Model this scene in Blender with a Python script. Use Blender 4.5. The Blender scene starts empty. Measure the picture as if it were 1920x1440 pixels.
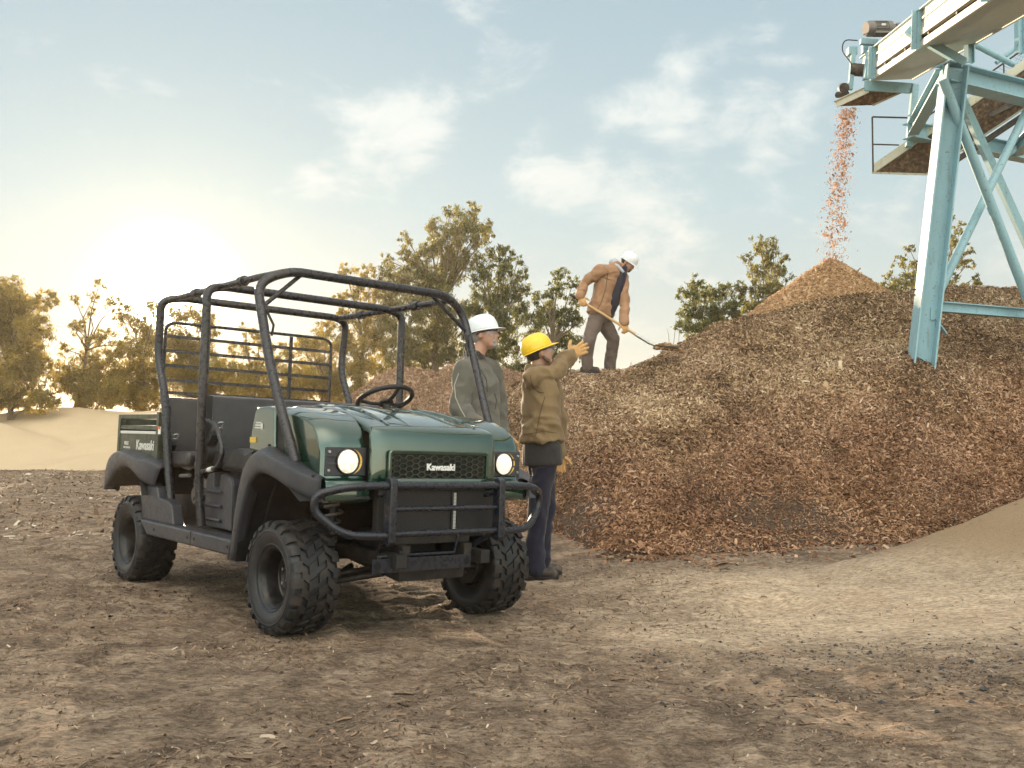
import bpy, math, random
import numpy as np
from mathutils import Vector, Matrix, Euler, Quaternion

random.seed(7)
RNG = np.random.default_rng(7)
PI = math.pi
sc = bpy.context.scene
C = sc.collection

# ------------------------------------------------------------------ camera, sky, sun, exposure
CAM_H, CAM_PITCH, FPX = 1.1228, 0.03847, 1790.0
cam_d = bpy.data.cameras.new('camera')
cam = bpy.data.objects.new('camera', cam_d)
C.objects.link(cam)
cam.location = (0, 0, CAM_H)
cam.rotation_euler = (PI / 2 + CAM_PITCH, 0, 0)
cam_d.sensor_width = 36.0
cam_d.lens = FPX / 1920.0 * 36.0
cam_d.clip_end = 3000
cam_d.clip_start = 0.05
sc.camera = cam
sc.view_settings.view_transform = 'Standard'
sc.view_settings.look = 'None'
sc.view_settings.exposure = 1.85
sc.view_settings.gamma = 1
sc.cycles.use_denoising = True
sc.cycles.max_bounces = 6
sc.cycles.diffuse_bounces = 3
sc.cycles.glossy_bounces = 3
sc.cycles.transparent_max_bounces = 8
sc.cycles.volume_bounces = 0
sc.cycles.caustics_reflective = False
sc.cycles.caustics_refractive = False

SUN_AZ = math.atan2(310 - 960, FPX)      # left of the view axis
SUN_EL = math.radians(8.6)
sun_dir = Vector((math.sin(SUN_AZ) * math.cos(SUN_EL), math.cos(SUN_AZ) * math.cos(SUN_EL), math.sin(SUN_EL)))
sun_d = bpy.data.lights.new('sun', 'SUN')
sun_d.energy = 2.9
sun_d.angle = math.radians(1.0)
sun_d.color = (1.0, 0.76, 0.50)
sun = bpy.data.objects.new('sun', sun_d)
sun.rotation_euler = sun_dir.to_track_quat('Z', 'Y').to_euler()
C.objects.link(sun)


class NT:
    """small helper to write node graphs"""
    def __init__(s, tree):
        s.t = tree
    def n(s, typ, **kw):
        x = s.t.nodes.new(typ)
        ins = kw.pop('ins', {})
        for k, v in kw.items():
            setattr(x, k, v)
        for k, v in ins.items():
            s.put(x.inputs[k], v)
        return x
    def put(s, sock, v):
        if hasattr(v, 'is_output') or isinstance(v, bpy.types.NodeSocket):
            s.t.links.new(v, sock)
        else:
            if hasattr(sock, 'default_value') and hasattr(sock.default_value, '__len__') and not hasattr(v, '__len__'):
                v = [v] * len(sock.default_value)
            if hasattr(v, '__len__') and sock.type == 'RGBA' and len(v) == 3:
                v = (*v, 1)
            sock.default_value = v
    def math(s, op, a, b=0.0, c=0.0, clamp=False):
        x = s.n('ShaderNodeMath', operation=op, use_clamp=clamp)
        s.put(x.inputs[0], a); s.put(x.inputs[1], b); s.put(x.inputs[2], c)
        return x.outputs[0]
    def vmath(s, op, a, b=(0, 0, 0)):
        x = s.n('ShaderNodeVectorMath', operation=op)
        s.put(x.inputs[0], a); s.put(x.inputs[1], b)
        return x
    def mix(s, f, a, b, blend='MIX'):
        x = s.n('ShaderNodeMix', data_type='RGBA', blend_type=blend)
        s.put(x.inputs[0], f); s.put(x.inputs[6], a); s.put(x.inputs[7], b)
        return x.outputs[2]
    def maprange(s, v, a, b, c=0.0, d=1.0, interp='SMOOTHSTEP'):
        x = s.n('ShaderNodeMapRange', interpolation_type=interp, clamp=True) if interp == 'LINEAR' else s.n('ShaderNodeMapRange', interpolation_type=interp)
        for i, q in enumerate((v, a, b, c, d)):
            s.put(x.inputs[i], q)
        return x.outputs[0]
    def noise(s, vec, scale, detail=4, rough=0.55, dist=0.0, out=0):
        x = s.n('ShaderNodeTexNoise')
        s.put(x.inputs['Vector'], vec)
        x.inputs['Scale'].default_value = scale
        x.inputs['Detail'].default_value = detail
        x.inputs['Roughness'].default_value = rough
        x.inputs['Distortion'].default_value = dist
        return x.outputs[out]
    def ramp(s, f, stops):
        x = s.n('ShaderNodeValToRGB')
        e = x.color_ramp.elements
        while len(e) < len(stops):
            e.new(0.5)
        for el, (p, c) in zip(e, stops):
            el.position = p
            el.color = (*c, 1)
        s.put(x.inputs[0], f)
        return x.outputs[0]


world = bpy.data.worlds.new('World')
sc.world = world
world.use_nodes = True
wt = NT(world.node_tree)
world.node_tree.nodes.clear()
sky = wt.n('ShaderNodeTexSky', sky_type='NISHITA')
sky.sun_disc = False
sky.sun_elevation = SUN_EL
sky.sun_rotation = SUN_AZ
sky.air_density = 1.0
sky.dust_density = 0.3
sky.ozone_density = 1.5
tc = wt.n('ShaderNodeTexCoord').outputs['Generated']
dirn = wt.vmath('NORMALIZE', tc).outputs[0]
sep = wt.n('ShaderNodeSeparateXYZ', ins={0: dirn})
elev = sep.outputs[2]
# soft high veil that evens the sky out, bluer higher up
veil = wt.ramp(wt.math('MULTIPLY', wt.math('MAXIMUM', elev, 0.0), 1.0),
               [(0.0, (0.42, 0.395, 0.34)), (0.10, (0.385, 0.405, 0.375)), (0.22, (0.315, 0.38, 0.388)), (0.42, (0.245, 0.32, 0.355)), (1.0, (0.74, 0.70, 0.65))])  # zenith stop brightened out of view, added as fill light
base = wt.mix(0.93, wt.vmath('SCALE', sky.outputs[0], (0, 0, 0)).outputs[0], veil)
# (scale value of the vector-scale node)
for nd in world.node_tree.nodes:
    if nd.type == 'VECT_MATH' and nd.operation == 'SCALE':
        nd.inputs[3].default_value = 0.10
# clouds: billows of noise where the photograph has them, thin streaks elsewhere
st = wt.vmath('MULTIPLY', dirn, (1.0, 1.0, 1.9)).outputs[0]
n1 = wt.noise(st, 9.0, 10, 0.60, 0.25)
n2 = wt.noise(st, 2.6, 5, 0.6, 0.5)
cover = wt.math('ADD', wt.math('MULTIPLY', n1, 0.72), wt.math('MULTIPLY', n2, 0.28))
def pix_dir(px, py):
    return Vector(((px - 960) / FPX, 1.0, (788.9 - py) / FPX)).normalized()
blobs = [(760, 235, 95, .11), (690, 270, 120, .08), (830, 230, 70, .08), (1000, 310, 110, .09), (1160, 190, 70, .07), (1265, 130, 60, .09),
         (1300, 220, 90, .08), (1440, 160, 80, .10), (1540, 100, 60, .06), (560, 420, 150, .03), (1250, 440, 190, .08), (1500, 400, 150, .07),
         (1800, 380, 160, .06), (720, 4, 60, .08), (1000, 230, 60, .05), (1130, 470, 160, .05)]
acc = cover
for bx_, by_, br_, ba_ in blobs:
    d_ = wt.vmath('DISTANCE', dirn, tuple(pix_dir(bx_, by_))).outputs['Value']
    acc = wt.math('ADD', acc, wt.maprange(d_, br_ / FPX * 1.5, 0.0, 0.0, ba_ * 1.35))
cl = wt.maprange(acc, 0.552, 0.745)
cloudcol = wt.mix(wt.maprange(elev, 0.0, 0.35), (0.56, 0.53, 0.45), (0.50, 0.52, 0.50))
skycol = wt.mix(wt.math('MULTIPLY', cl, 0.80), base, cloudcol)
# brightness of the air round the sun
glow_dir = pix_dir(308, 556)
ang = wt.vmath('DISTANCE', dirn, tuple(glow_dir)).outputs['Value']
g1 = wt.math('EXPONENT', wt.math('MULTIPLY', wt.math('MULTIPLY', ang, ang), -1 / (0.035 ** 2)))
g2 = wt.math('EXPONENT', wt.math('MULTIPLY', ang, -1 / 0.045))
g3 = wt.math('EXPONENT', wt.math('MULTIPLY', ang, -1 / 0.17))
glow = wt.vmath('ADD', wt.vmath('ADD', wt.mix(g1, (0, 0, 0), (6.0, 5.4, 4.0)), wt.mix(g2, (0, 0, 0), (0.62, 0.47, 0.17))).outputs[0],
                wt.mix(g3, (0, 0, 0), (0.0, 0.0, 0.0))).outputs[0]
total = wt.vmath('ADD', skycol, glow).outputs[0]
# sky behind the camera brightened and warmed, added as unseen fill light
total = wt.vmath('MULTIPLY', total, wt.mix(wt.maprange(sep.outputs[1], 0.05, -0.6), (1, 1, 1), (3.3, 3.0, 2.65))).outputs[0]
# below the horizon: the colour of far ground
total = wt.mix(wt.maprange(elev, -0.03, 0.0), (0.16, 0.13, 0.10), total)
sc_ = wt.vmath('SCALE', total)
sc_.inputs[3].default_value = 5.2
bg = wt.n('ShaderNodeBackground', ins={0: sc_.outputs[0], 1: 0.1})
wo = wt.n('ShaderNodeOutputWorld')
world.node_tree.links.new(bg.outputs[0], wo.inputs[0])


# ------------------------------------------------------------------ helpers
def at(px, py, Y):
    """the world point seen at a place in the photograph, at depth Y"""
    cp, sp = math.cos(CAM_PITCH), math.sin(CAM_PITCH)
    fx, fz = (px - 960) / FPX, (720 - py) / FPX
    d = Vector((fx, cp - fz * sp, sp + fz * cp))
    return Vector((0, 0, CAM_H)) + d * (Y / d.y)


def tag(o, label=None, cat=None, group=None, kind=None):
    if label: o['label'] = label
    if cat: o['category'] = cat
    if group: o['group'] = group
    if kind: o['kind'] = kind
    return o


def empty(name, loc, rot=(0, 0, 0)):
    o = bpy.data.objects.new(name, None)
    o.empty_display_size = 0.2
    C.objects.link(o)
    o.location = loc
    o.rotation_euler = rot
    return o


def hash3(ix, iy, iz):
    h = (ix.astype(np.int64) * 374761393 + iy.astype(np.int64) * 668265263 + iz.astype(np.int64) * 2147483647) & 0xffffffff
    h = ((h ^ (h >> 13)) * 1274126177) & 0xffffffff
    h = h ^ (h >> 16)
    return (h & 0xffffff) / float(0xffffff)


def vnoise(x, y, z=None):
    x = np.asarray(x, float); y = np.asarray(y, float)
    z = np.zeros_like(x) if z is None else np.asarray(z, float)
    ix, iy, iz = np.floor(x), np.floor(y), np.floor(z)
    fx, fy, fz = x - ix, y - iy, z - iz
    fx, fy, fz = [t * t * (3 - 2 * t) for t in (fx, fy, fz)]
    r = 0
    for a in (0, 1):
        for b in (0, 1):
            for c in (0, 1):
                w = (fx if a else 1 - fx) * (fy if b else 1 - fy) * (fz if c else 1 - fz)
                r = r + w * hash3(ix + a, iy + b, iz + c)
    return r * 2 - 1


def fbm(x, y, z=None, octv=4, gain=0.5):
    r, a, f = 0, 1.0, 1.0
    for i in range(octv):
        r = r + a * vnoise(x * f + 17.3 * i, y * f - 9.1 * i, None if z is None else z * f + 3.7 * i)
        a *= gain; f *= 2.03
    return r


def sstep(a, b, x):
    t = np.clip((x - a) / (b - a), 0, 1)
    return t * t * (3 - 2 * t)


class MB:
    """collects shapes and links them as one mesh object"""
    def __init__(s):
        s.v = []; s.f = []; s.m = []
        s.cur = 0
        s.starts = []
        s.sharp = 35
    def add(s, verts, faces, T=None):
        o = len(s.v)
        s.starts.append((len(s.v), len(s.f)))
        if T is not None:
            verts = [T @ Vector(p) for p in verts]
        s.v += [tuple(p) for p in verts]
        s.f += [tuple(i + o for i in f) for f in faces]
        s.m += [s.cur] * len(faces)
        return s
    def box(s, c, size, rot=None, T=None):
        x, y, z = (q / 2 for q in size)
        vs = [Vector((sx * x, sy * y, sz * z)) for sx in (-1, 1) for sy in (-1, 1) for sz in (-1, 1)]
        if rot is not None:
            R = rot if isinstance(rot, Matrix) else Euler(rot).to_matrix()
            vs = [R @ q for q in vs]
        vs = [q + Vector(c) for q in vs]
        return s.add(vs, [(0, 1, 3, 2), (4, 6, 7, 5), (0, 4, 5, 1), (2, 3, 7, 6), (0, 2, 6, 4), (1, 5, 7, 3)], T)
    def prism(s, poly, plane, a, b, shear=None):
        """poly in the plane ('xz','yz','xy') extruded from a to b along the third axis"""
        def P(u, v, w):
            return {'xz': (u, w, v), 'yz': (w, u, v), 'xy': (u, v, w)}[plane]
        n = len(poly)
        va = [P(u, v, a if not shear else shear(u, v, a)) for u, v in poly]
        vb = [P(u, v, b if not shear else shear(u, v, b)) for u, v in poly]
        fs = [tuple(range(n)), tuple(range(2 * n - 1, n - 1, -1))]
        fs += [(i, i + n, (i + 1) % n + n, (i + 1) % n) for i in range(n)]
        return s.add(va + vb, fs)
    def rings(s, rings, cap=True, closed=False):
        n = len(rings[0]); k = len(rings)
        vs = [p for r in rings for p in r]
        fs = []
        for i in range(k if closed else k - 1):
            j = (i + 1) % k
            for q in range(n):
                r = (q + 1) % n
                fs.append((i * n + q, i * n + r, j * n + r, j * n + q))
        if cap and not closed:
            fs.append(tuple(range(n - 1, -1, -1)))
            fs.append(tuple(range((k - 1) * n, k * n)))
        return s.add(vs, fs)
    def grid(s, rows):
        n = len(rows[0]); vs = [p for r in rows for p in r]
        return s.add(vs, [(i * n + q, i * n + q + 1, (i + 1) * n + q + 1, (i + 1) * n + q) for i in range(len(rows) - 1) for q in range(n - 1)])
    def tube(s, pts, r, n=12, closed=False, cap=True):
        pts = [Vector(p) for p in pts]
        k = len(pts)
        rad = r if hasattr(r, '__len__') else [r] * k
        tang = []
        for i in range(k):
            if closed:
                t = pts[(i + 1) % k] - pts[i - 1]
            else:
                t = pts[min(i + 1, k - 1)] - pts[max(i - 1, 0)]
            tang.append(t.normalized())
        up = Vector((0, 0, 1)) if abs(tang[0].z) < 0.9 else Vector((1, 0, 0))
        a = tang[0].cross(up).normalized()
        rs = []
        for i in range(k):
            if i:
                q = tang[i - 1].rotation_difference(tang[i])
                a = (q @ a).normalized()
            b = tang[i].cross(a).normalized()
            rs.append([pts[i] + (a * math.cos(2 * PI * j / n) + b * math.sin(2 * PI * j / n)) * rad[i] for j in range(n)])
        return s.rings(rs, cap, closed)
    def lathe(s, prof, axis='y', c=(0, 0, 0), n=48, T=None):
        """prof: list of (radius, along)"""
        rs = []
        for r, h in prof:
            ring = []
            for j in range(n):
                a = 2 * PI * j / n
                u, v = r * math.cos(a), r * math.sin(a)
                p = {'y': (u, h, v), 'x': (h, u, v), 'z': (u, v, h)}[axis]
                ring.append(Vector(p) + Vector(c))
            rs.append(ring)
        if T is not None:
            rs = [[T @ p for p in r] for r in rs]
        return s.rings(rs, cap=False)
    def disc(s, c, r, axis='y', n=32):
        vs = []
        for j in range(n):
            a = 2 * PI * j / n
            u, v = r * math.cos(a), r * math.sin(a)
            vs.append(Vector({'y': (u, 0, v), 'x': (0, u, v), 'z': (u, v, 0)}[axis]) + Vector(c))
        return s.add(vs, [tuple(range(n))])
    def cyl(s, p0, p1, r, n=16, r2=None):
        return s.tube([p0, p1], [r, r if r2 is None else r2], n)
    def ellipsoid(s, c, rad, R=None, nu=20, nv=12):
        rs = []
        for i in range(nv + 1):
            th = PI * (i + 0.02) / (nv + 0.04)
            ring = []
            for j in range(nu):
                a = 2 * PI * j / nu
                p = Vector((rad[0] * math.sin(th) * math.cos(a), rad[1] * math.sin(th) * math.sin(a), rad[2] * math.cos(th)))
                if R is not None: p = R @ p
                ring.append(p + Vector(c))
            rs.append(ring)
        return s.rings(rs)
    def capsule(s, p0, p1, r0, r1, n=14):
        p0, p1 = Vector(p0), Vector(p1)
        d = (p1 - p0).normalized()
        pts, rr = [], []
        for a in (-85, -60, -30):
            pts.append(p0 + d * r0 * math.sin(math.radians(a))); rr.append(r0 * math.cos(math.radians(a)))
        for t in (0, .5, 1):
            pts.append(p0.lerp(p1, t)); rr.append(r0 + (r1 - r0) * t)
        for a in (30, 60, 85):
            pts.append(p1 + d * r1 * math.sin(math.radians(a))); rr.append(r1 * math.cos(math.radians(a)))
        return s.tube(pts, rr, n)
    def mesh(s, name, mats, recalc=True):
        me = bpy.data.meshes.new(name)
        me.from_pydata(s.v, [], s.f)
        for m in (mats if isinstance(mats, (list, tuple)) else [mats]):
            me.materials.append(m)
        me.polygons.foreach_set('material_index', s.m)
        if recalc:
            import bmesh
            b = bmesh.new(); b.from_mesh(me)
            bmesh.ops.recalc_face_normals(b, faces=b.faces)
            b.to_mesh(me); b.free()
        me.polygons.foreach_set('use_smooth', [True] * len(me.polygons))
        me.set_sharp_from_angle(angle=math.radians(s.sharp))
        me.update()
        return me
    def each(s, name, mats, parent=None, **k):
        """every shape that was added becomes an object of its own"""
        out = []
        st = s.starts + [(len(s.v), len(s.f))]
        for (v0, f0), (v1, f1) in zip(st[:-1], st[1:]):
            q = MB(); q.sharp = s.sharp
            q.add(s.v[v0:v1], [tuple(i - v0 for i in f) for f in s.f[f0:f1]])
            out.append(q.build(name, mats, parent, **k))
        return out
    def build(s, name, mats, parent=None, bevel=0, seg=2, recalc=True, sub=0):
        o = bpy.data.objects.new(name, s.mesh(name, mats, recalc))
        C.objects.link(o)
        if parent is not None: o.parent = parent
        if sub:
            m = o.modifiers.new('sub', 'SUBSURF'); m.levels = m.render_levels = sub
        if bevel:
            m = o.modifiers.new('bevel', 'BEVEL'); m.width = bevel; m.segments = seg
            m.limit_method = 'ANGLE'; m.angle_limit = math.radians(32); m.harden_normals = True
        return o


def fillet(pts, r, seg=6):
    """round the corners of a polyline"""
    pts = [Vector(p) for p in pts]
    out = [pts[0]]
    for i in range(1, len(pts) - 1):
        a, b, c = pts[i - 1], pts[i], pts[i + 1]
        rr = r[i - 1] if hasattr(r, '__len__') else r
        d = min(rr, (a - b).length * 0.49, (c - b).length * 0.49)
        p0 = b + (a - b).normalized() * d
        p1 = b + (c - b).normalized() * d
        for k in range(seg + 1):
            t = k / seg
            out.append(p0 * (1 - t) ** 2 + b * 2 * t * (1 - t) + p1 * t * t)
    out.append(pts[-1])
    return out


def quad_cloud(name, cen, ax, wd, mat, rnd=None, fold=None, parent=None):
    """many small leaf or chip quads as one mesh; rnd is stored per face"""
    n = len(cen)
    if fold is None:
        v = np.stack([cen - ax - wd, cen + ax - wd, cen + ax + wd, cen - ax + wd], 1).reshape(-1, 3)
        idx = np.arange(n * 4).reshape(-1, 4)
        per = 1
    else:
        v = np.stack([cen - ax - wd, cen - ax + wd, cen + fold - wd * 1.15, cen + fold + wd * 1.15, cen + ax - wd * .8, cen + ax + wd * .8], 1).reshape(-1, 3)
        b = (np.arange(n) * 6)[:, None]
        idx = np.concatenate([b + np.array([[0, 2, 3, 1]]), b + np.array([[2, 4, 5, 3]])], 1).reshape(-1, 4)
        per = 2
    me = bpy.data.meshes.new(name)
    me.vertices.add(len(v)); me.vertices.foreach_set('co', v.astype(np.float32).ravel())
    me.loops.add(idx.size); me.loops.foreach_set('vertex_index', idx.astype(np.int32).ravel())
    me.polygons.add(len(idx)); me.polygons.foreach_set('loop_start', np.arange(0, idx.size, 4, dtype=np.int32))
    if rnd is None: rnd = RNG.random(n)
    me.update(calc_edges=True)
    a = me.attributes.new('rnd', 'FLOAT', 'FACE')
    a.data.foreach_set('value', np.repeat(rnd, per).astype(np.float32))
    me.materials.append(mat)
    if name is None: return me
    o = bpy.data.objects.new(name, me)
    C.objects.link(o)
    if parent is not None: o.parent = parent
    return o


def heightfield(xs, ys, Z, mat, name, keep=None):
    nx, ny = len(xs), len(ys)
    X, Y = np.meshgrid(xs, ys)
    v = np.stack([X, Y, Z], -1).reshape(-1, 3)
    i = np.arange(nx * ny).reshape(ny, nx)
    q = np.stack([i[:-1, :-1], i[:-1, 1:], i[1:, 1:], i[1:, :-1]], -1).reshape(-1, 4)
    if keep is not None:
        k = keep.reshape(-1)
        q = q[k[q].any(1)]
        used = np.unique(q); re = np.zeros(len(v), int); re[used] = np.arange(len(used)); v = v[used]; q = re[q]
    me = bpy.data.meshes.new(name)
    me.vertices.add(len(v)); me.vertices.foreach_set('co', v.astype(np.float32).ravel())
    me.loops.add(q.size); me.loops.foreach_set('vertex_index', q.astype(np.int32).ravel())
    me.polygons.add(len(q)); me.polygons.foreach_set('loop_start', np.arange(0, q.size, 4, dtype=np.int32))
    me.update(calc_edges=True)
    me.polygons.foreach_set('use_smooth', [True] * len(q))
    me.materials.append(mat)
    o = bpy.data.objects.new(name, me)
    C.objects.link(o)
    return o


# ------------------------------------------------------------------ materials
def newmat(name):
    m = bpy.data.materials.new(name)
    m.use_nodes = True
    m.node_tree.nodes.clear()
    t = NT(m.node_tree)
    out = t.n('ShaderNodeOutputMaterial')
    b = t.n('ShaderNodeBsdfPrincipled')
    m.node_tree.links.new(b.outputs[0], out.inputs[0])
    return m, t, b, out


def objco(t):
    return t.n('ShaderNodeTexCoord').outputs['Object']


def bump(t, b, h, strength=0.3, dist=0.01):
    x = t.n('ShaderNodeBump')
    x.inputs['Strength'].default_value = strength
    x.inputs['Distance'].default_value = dist
    t.put(x.inputs['Height'], h)
    t.put(b.inputs['Normal'], x.outputs[0])


def simple(name, col, rough=0.5, metal=0.0, var=0.15, scale=20, coat=0.0, bmp=0.0, bscale=200, dust=0.0, dustcol=(0.33, 0.26, 0.19), spec=0.5):
    m, t, b, _ = newmat(name)
    co = objco(t)
    n = t.noise(co, scale, 5, 0.6)
    c = t.mix(n, tuple(q * (1 - var) for q in col), tuple(min(1, q * (1 + var)) for q in col))
    r = t.maprange(t.noise(co, scale * 2.3, 4), 0.3, 0.7, max(0, rough - 0.07), min(1, rough + 0.07))
    if dust:
        dn = t.math('MULTIPLY', t.maprange(t.noise(co, 9, 7, 0.7), 0.42, 0.68), dust)
        c = t.mix(dn, c, dustcol)
        r = t.math('ADD', r, t.math('MULTIPLY', dn, 0.3), clamp=True)
    t.put(b.inputs['Base Color'], c)
    t.put(b.inputs['Roughness'], r)
    b.inputs['Metallic'].default_value = metal
    b.inputs['Coat Weight'].default_value = coat
    b.inputs['Coat Roughness'].default_value = 0.03
    b.inputs['Coat IOR'].default_value = 1.85 if coat >= 1 else 1.5
    b.inputs['Specular IOR Level'].default_value = spec
    if bmp:
        bump(t, b, t.noise(co, bscale, 4, 0.6), bmp, 0.004)
    return m


M = {}
M['paint'] = simple('green_paint', (0.009, 0.052, 0.032), 0.20, 0.55, 0.06, 6, coat=1.0, dust=0.0)
M['bedpaint'] = simple('olive_paint', (0.030, 0.042, 0.024), 0.42, 0.0, 0.15, 8, dust=0.15)
M['plastic'] = simple('grey_black_plastic', (0.034, 0.036, 0.045), 0.36, 0, 0.12, 14, bmp=0.25, bscale=500, dust=0.05)
M['tube'] = simple('black_tube', (0.020, 0.019, 0.023), 0.30, 0, 0.08, 14, dust=0.0)
M['guard'] = simple('guard_paint', (0.014, 0.016, 0.024), 0.30, 0, 0.08, 14, dust=0.0)
M['black'] = simple('black_plastic', (0.009, 0.009, 0.010), 0.5, 0, 0.2, 14, dust=0.03)
M['under'] = simple('underbody', (0.010, 0.009, 0.009), 0.6, 0, 0.3, 20, dust=0.08)
M['vinyl'] = simple('seat_vinyl', (0.019, 0.018, 0.020), 0.42, 0, 0.1, 10, bmp=0.2, bscale=300, dust=0.03)
M['rubber'] = simple('tyre_rubber', (0.010, 0.010, 0.011), 0.55, 0, 0.2, 30, bmp=0.3, bscale=150, dust=0.45, dustcol=(0.075, 0.055, 0.042))
M['sidewall'] = simple('tyre_sidewall', (0.014, 0.015, 0.019), 0.42, 0, 0.15, 30, bmp=0.1, dust=0.12, dustcol=(0.10, 0.08, 0.065))
M['rim'] = simple('rim_steel', (0.014, 0.014, 0.015), 0.35, 0.3, 0.2, 14, dust=0.10)
M['steel'] = simple('bare_steel', (0.5, 0.5, 0.5), 0.3, 0.9, 0.1, 14)
M['white'] = simple('white_letters', (0.85, 0.85, 0.83), 0.4, 0, 0.03, 14)
M['mutedwhite'] = simple('worn_white_letters', (0.62, 0.62, 0.58), 0.5, 0, 0.05, 14)
M['orange'] = simple('orange_label', (0.75, 0.16, 0.04), 0.5)
M['yellow'] = simple('yellow_label', (0.62, 0.42, 0.05), 0.5)
M['red'] = simple('red_plastic', (0.55, 0.02, 0.02), 0.3)
M['metalgrey'] = simple('grey_metal', (0.16, 0.15, 0.14), 0.5, 0.4, 0.2, 20, dust=0.25)
M['chrome'] = simple('lamp_reflection', (0.8, 0.8, 0.78), 0.12, 1.0, 0.02)

# ------------------------------------------------------------------ vehicle pose (the ground dips a little under its left wheels)
VO = Vector((-0.669, 5.373, 0.0))
VROT = (-0.042, 0.0, -0.868)
VL2 = Vector((0.7625, 0.6457))
VF2 = Vector((0.6462, -0.7631))
YELLOW = at(1012, 1064, 7.28)
WHITE = Vector((-0.22, 6.82, 0))


def ground_z(x, y):
    x = np.asarray(x, float); y = np.asarray(y, float)
    dx, dy = x - VO.x, y - VO.y
    s = dx * VL2.x + dy * VL2.y
    u = dx * VF2.x + dy * VF2.y
    d = np.hypot(np.maximum(np.abs(u + 1.1) - 1.5, 0), np.maximum(np.abs(s) - 1.0, 0))
    near = 1 - sstep(0.2, 3.2, d)
    z = np.clip(-0.0422 * s, -0.075, 0.05) * near
    rough = 0.020 * fbm(x * 1.1, y * 1.5, octv=3) + 0.011 * fbm(x * 4.3 + 3, y * 6.5, octv=3) + 0.0075 * fbm(x * 15, y * 19, octv=2)
    # churned, trampled streaks: sharper ridges
    rid = 1 - np.abs(fbm(x * 2.1 + 0.8 * y, y * 5.2 + 9, octv=3))
    patch = sstep(0.0, 0.9, vnoise(x * 0.7 + 5, y * 0.8) + 0.35)
    rough = rough + 0.020 * (rid - 0.6) * patch
    sandy = sstep(0.9, 2.6, x - 0.25 * (y - 5)) * sstep(4.4, 5.4, y)
    rough = rough * (1 - 0.75 * sandy)
    # the shallow sunken scrape in the sand to the right
    r = np.hypot((x - 1.62) / 0.30, (y - 6.05) / 0.30)
    rough = rough - 0.055 * np.exp(-r ** 4) + 0.018 * np.exp(-((r - 1.2) / 0.22) ** 2)
    # ruts: behind the vehicle's wheels, and older ones crossing the yard
    for c0, w_, dep, ph in ((-.64, .13, .020, 0.0), (.64, .13, .020, 1.0)):
        e = np.abs(s - c0 - 0.05 * np.sin(u * .5)) / w_
        on = sstep(-2.3, -2.6, u) * (1 - sstep(-12, -14, -u) * 0)
        rough = rough * (1 - 0.55 * on * (e < 1)) - on * dep * np.clip(1 - e ** 4, 0, 1) * (0.75 + 0.35 * np.sign(np.sin(u * 52 + np.abs(s - c0) * 24))) * (e < 1.05) + on * 0.012 * np.exp(-((e - 1.35) / .25) ** 2)
    for ax_, ay_, bx_, by_ in ((-4.5, 4.1, 5.0, 4.9), (-4.5, 5.25, 5.0, 6.15), (-3.0, 2.6, 3.6, 3.5)):
        tt = (x - ax_) / (bx_ - ax_)
        e = np.abs(y - (ay_ + (by_ - ay_) * tt + 0.10 * np.sin(x * .9 + ay_))) / 0.12
        rough = rough - 0.010 * np.clip(1 - e ** 4, 0, 1) * (0.7 + 0.4 * np.sign(np.sin(x * 48 + e * 3))) * (e < 1) + 0.008 * np.exp(-((e - 1.35) / .28) ** 2)
    # wheels press it flat
    for wx, wy in ((0, -.64), (0, .64), (-2.165, -.64), (-2.165, .64)):
        e = np.hypot((u - wx) / 0.17, (s - wy) / 0.15)
        k = 1 - sstep(0.8, 1.7, e)
        rough = rough * (1 - k) + k * 0.004
        rough = rough + 0.022 * np.exp(-((e - 1.75) / 0.35) ** 2)
    fade = 1 - sstep(60, 200, np.hypot(x, y))
    return z + rough * fade


def axis(lo, hi, step, far_lo, far_hi, g=1.09):
    a = list(np.arange(lo, hi + 1e-6, step))
    s, x = step, hi
    while x < far_hi:
        s *= g; x += s; a.append(x)
    s, x = step, lo
    pre = []
    while x > far_lo:
        s *= g; x -= s; pre.append(x)
    return np.array(pre[::-1] + a)


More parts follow.
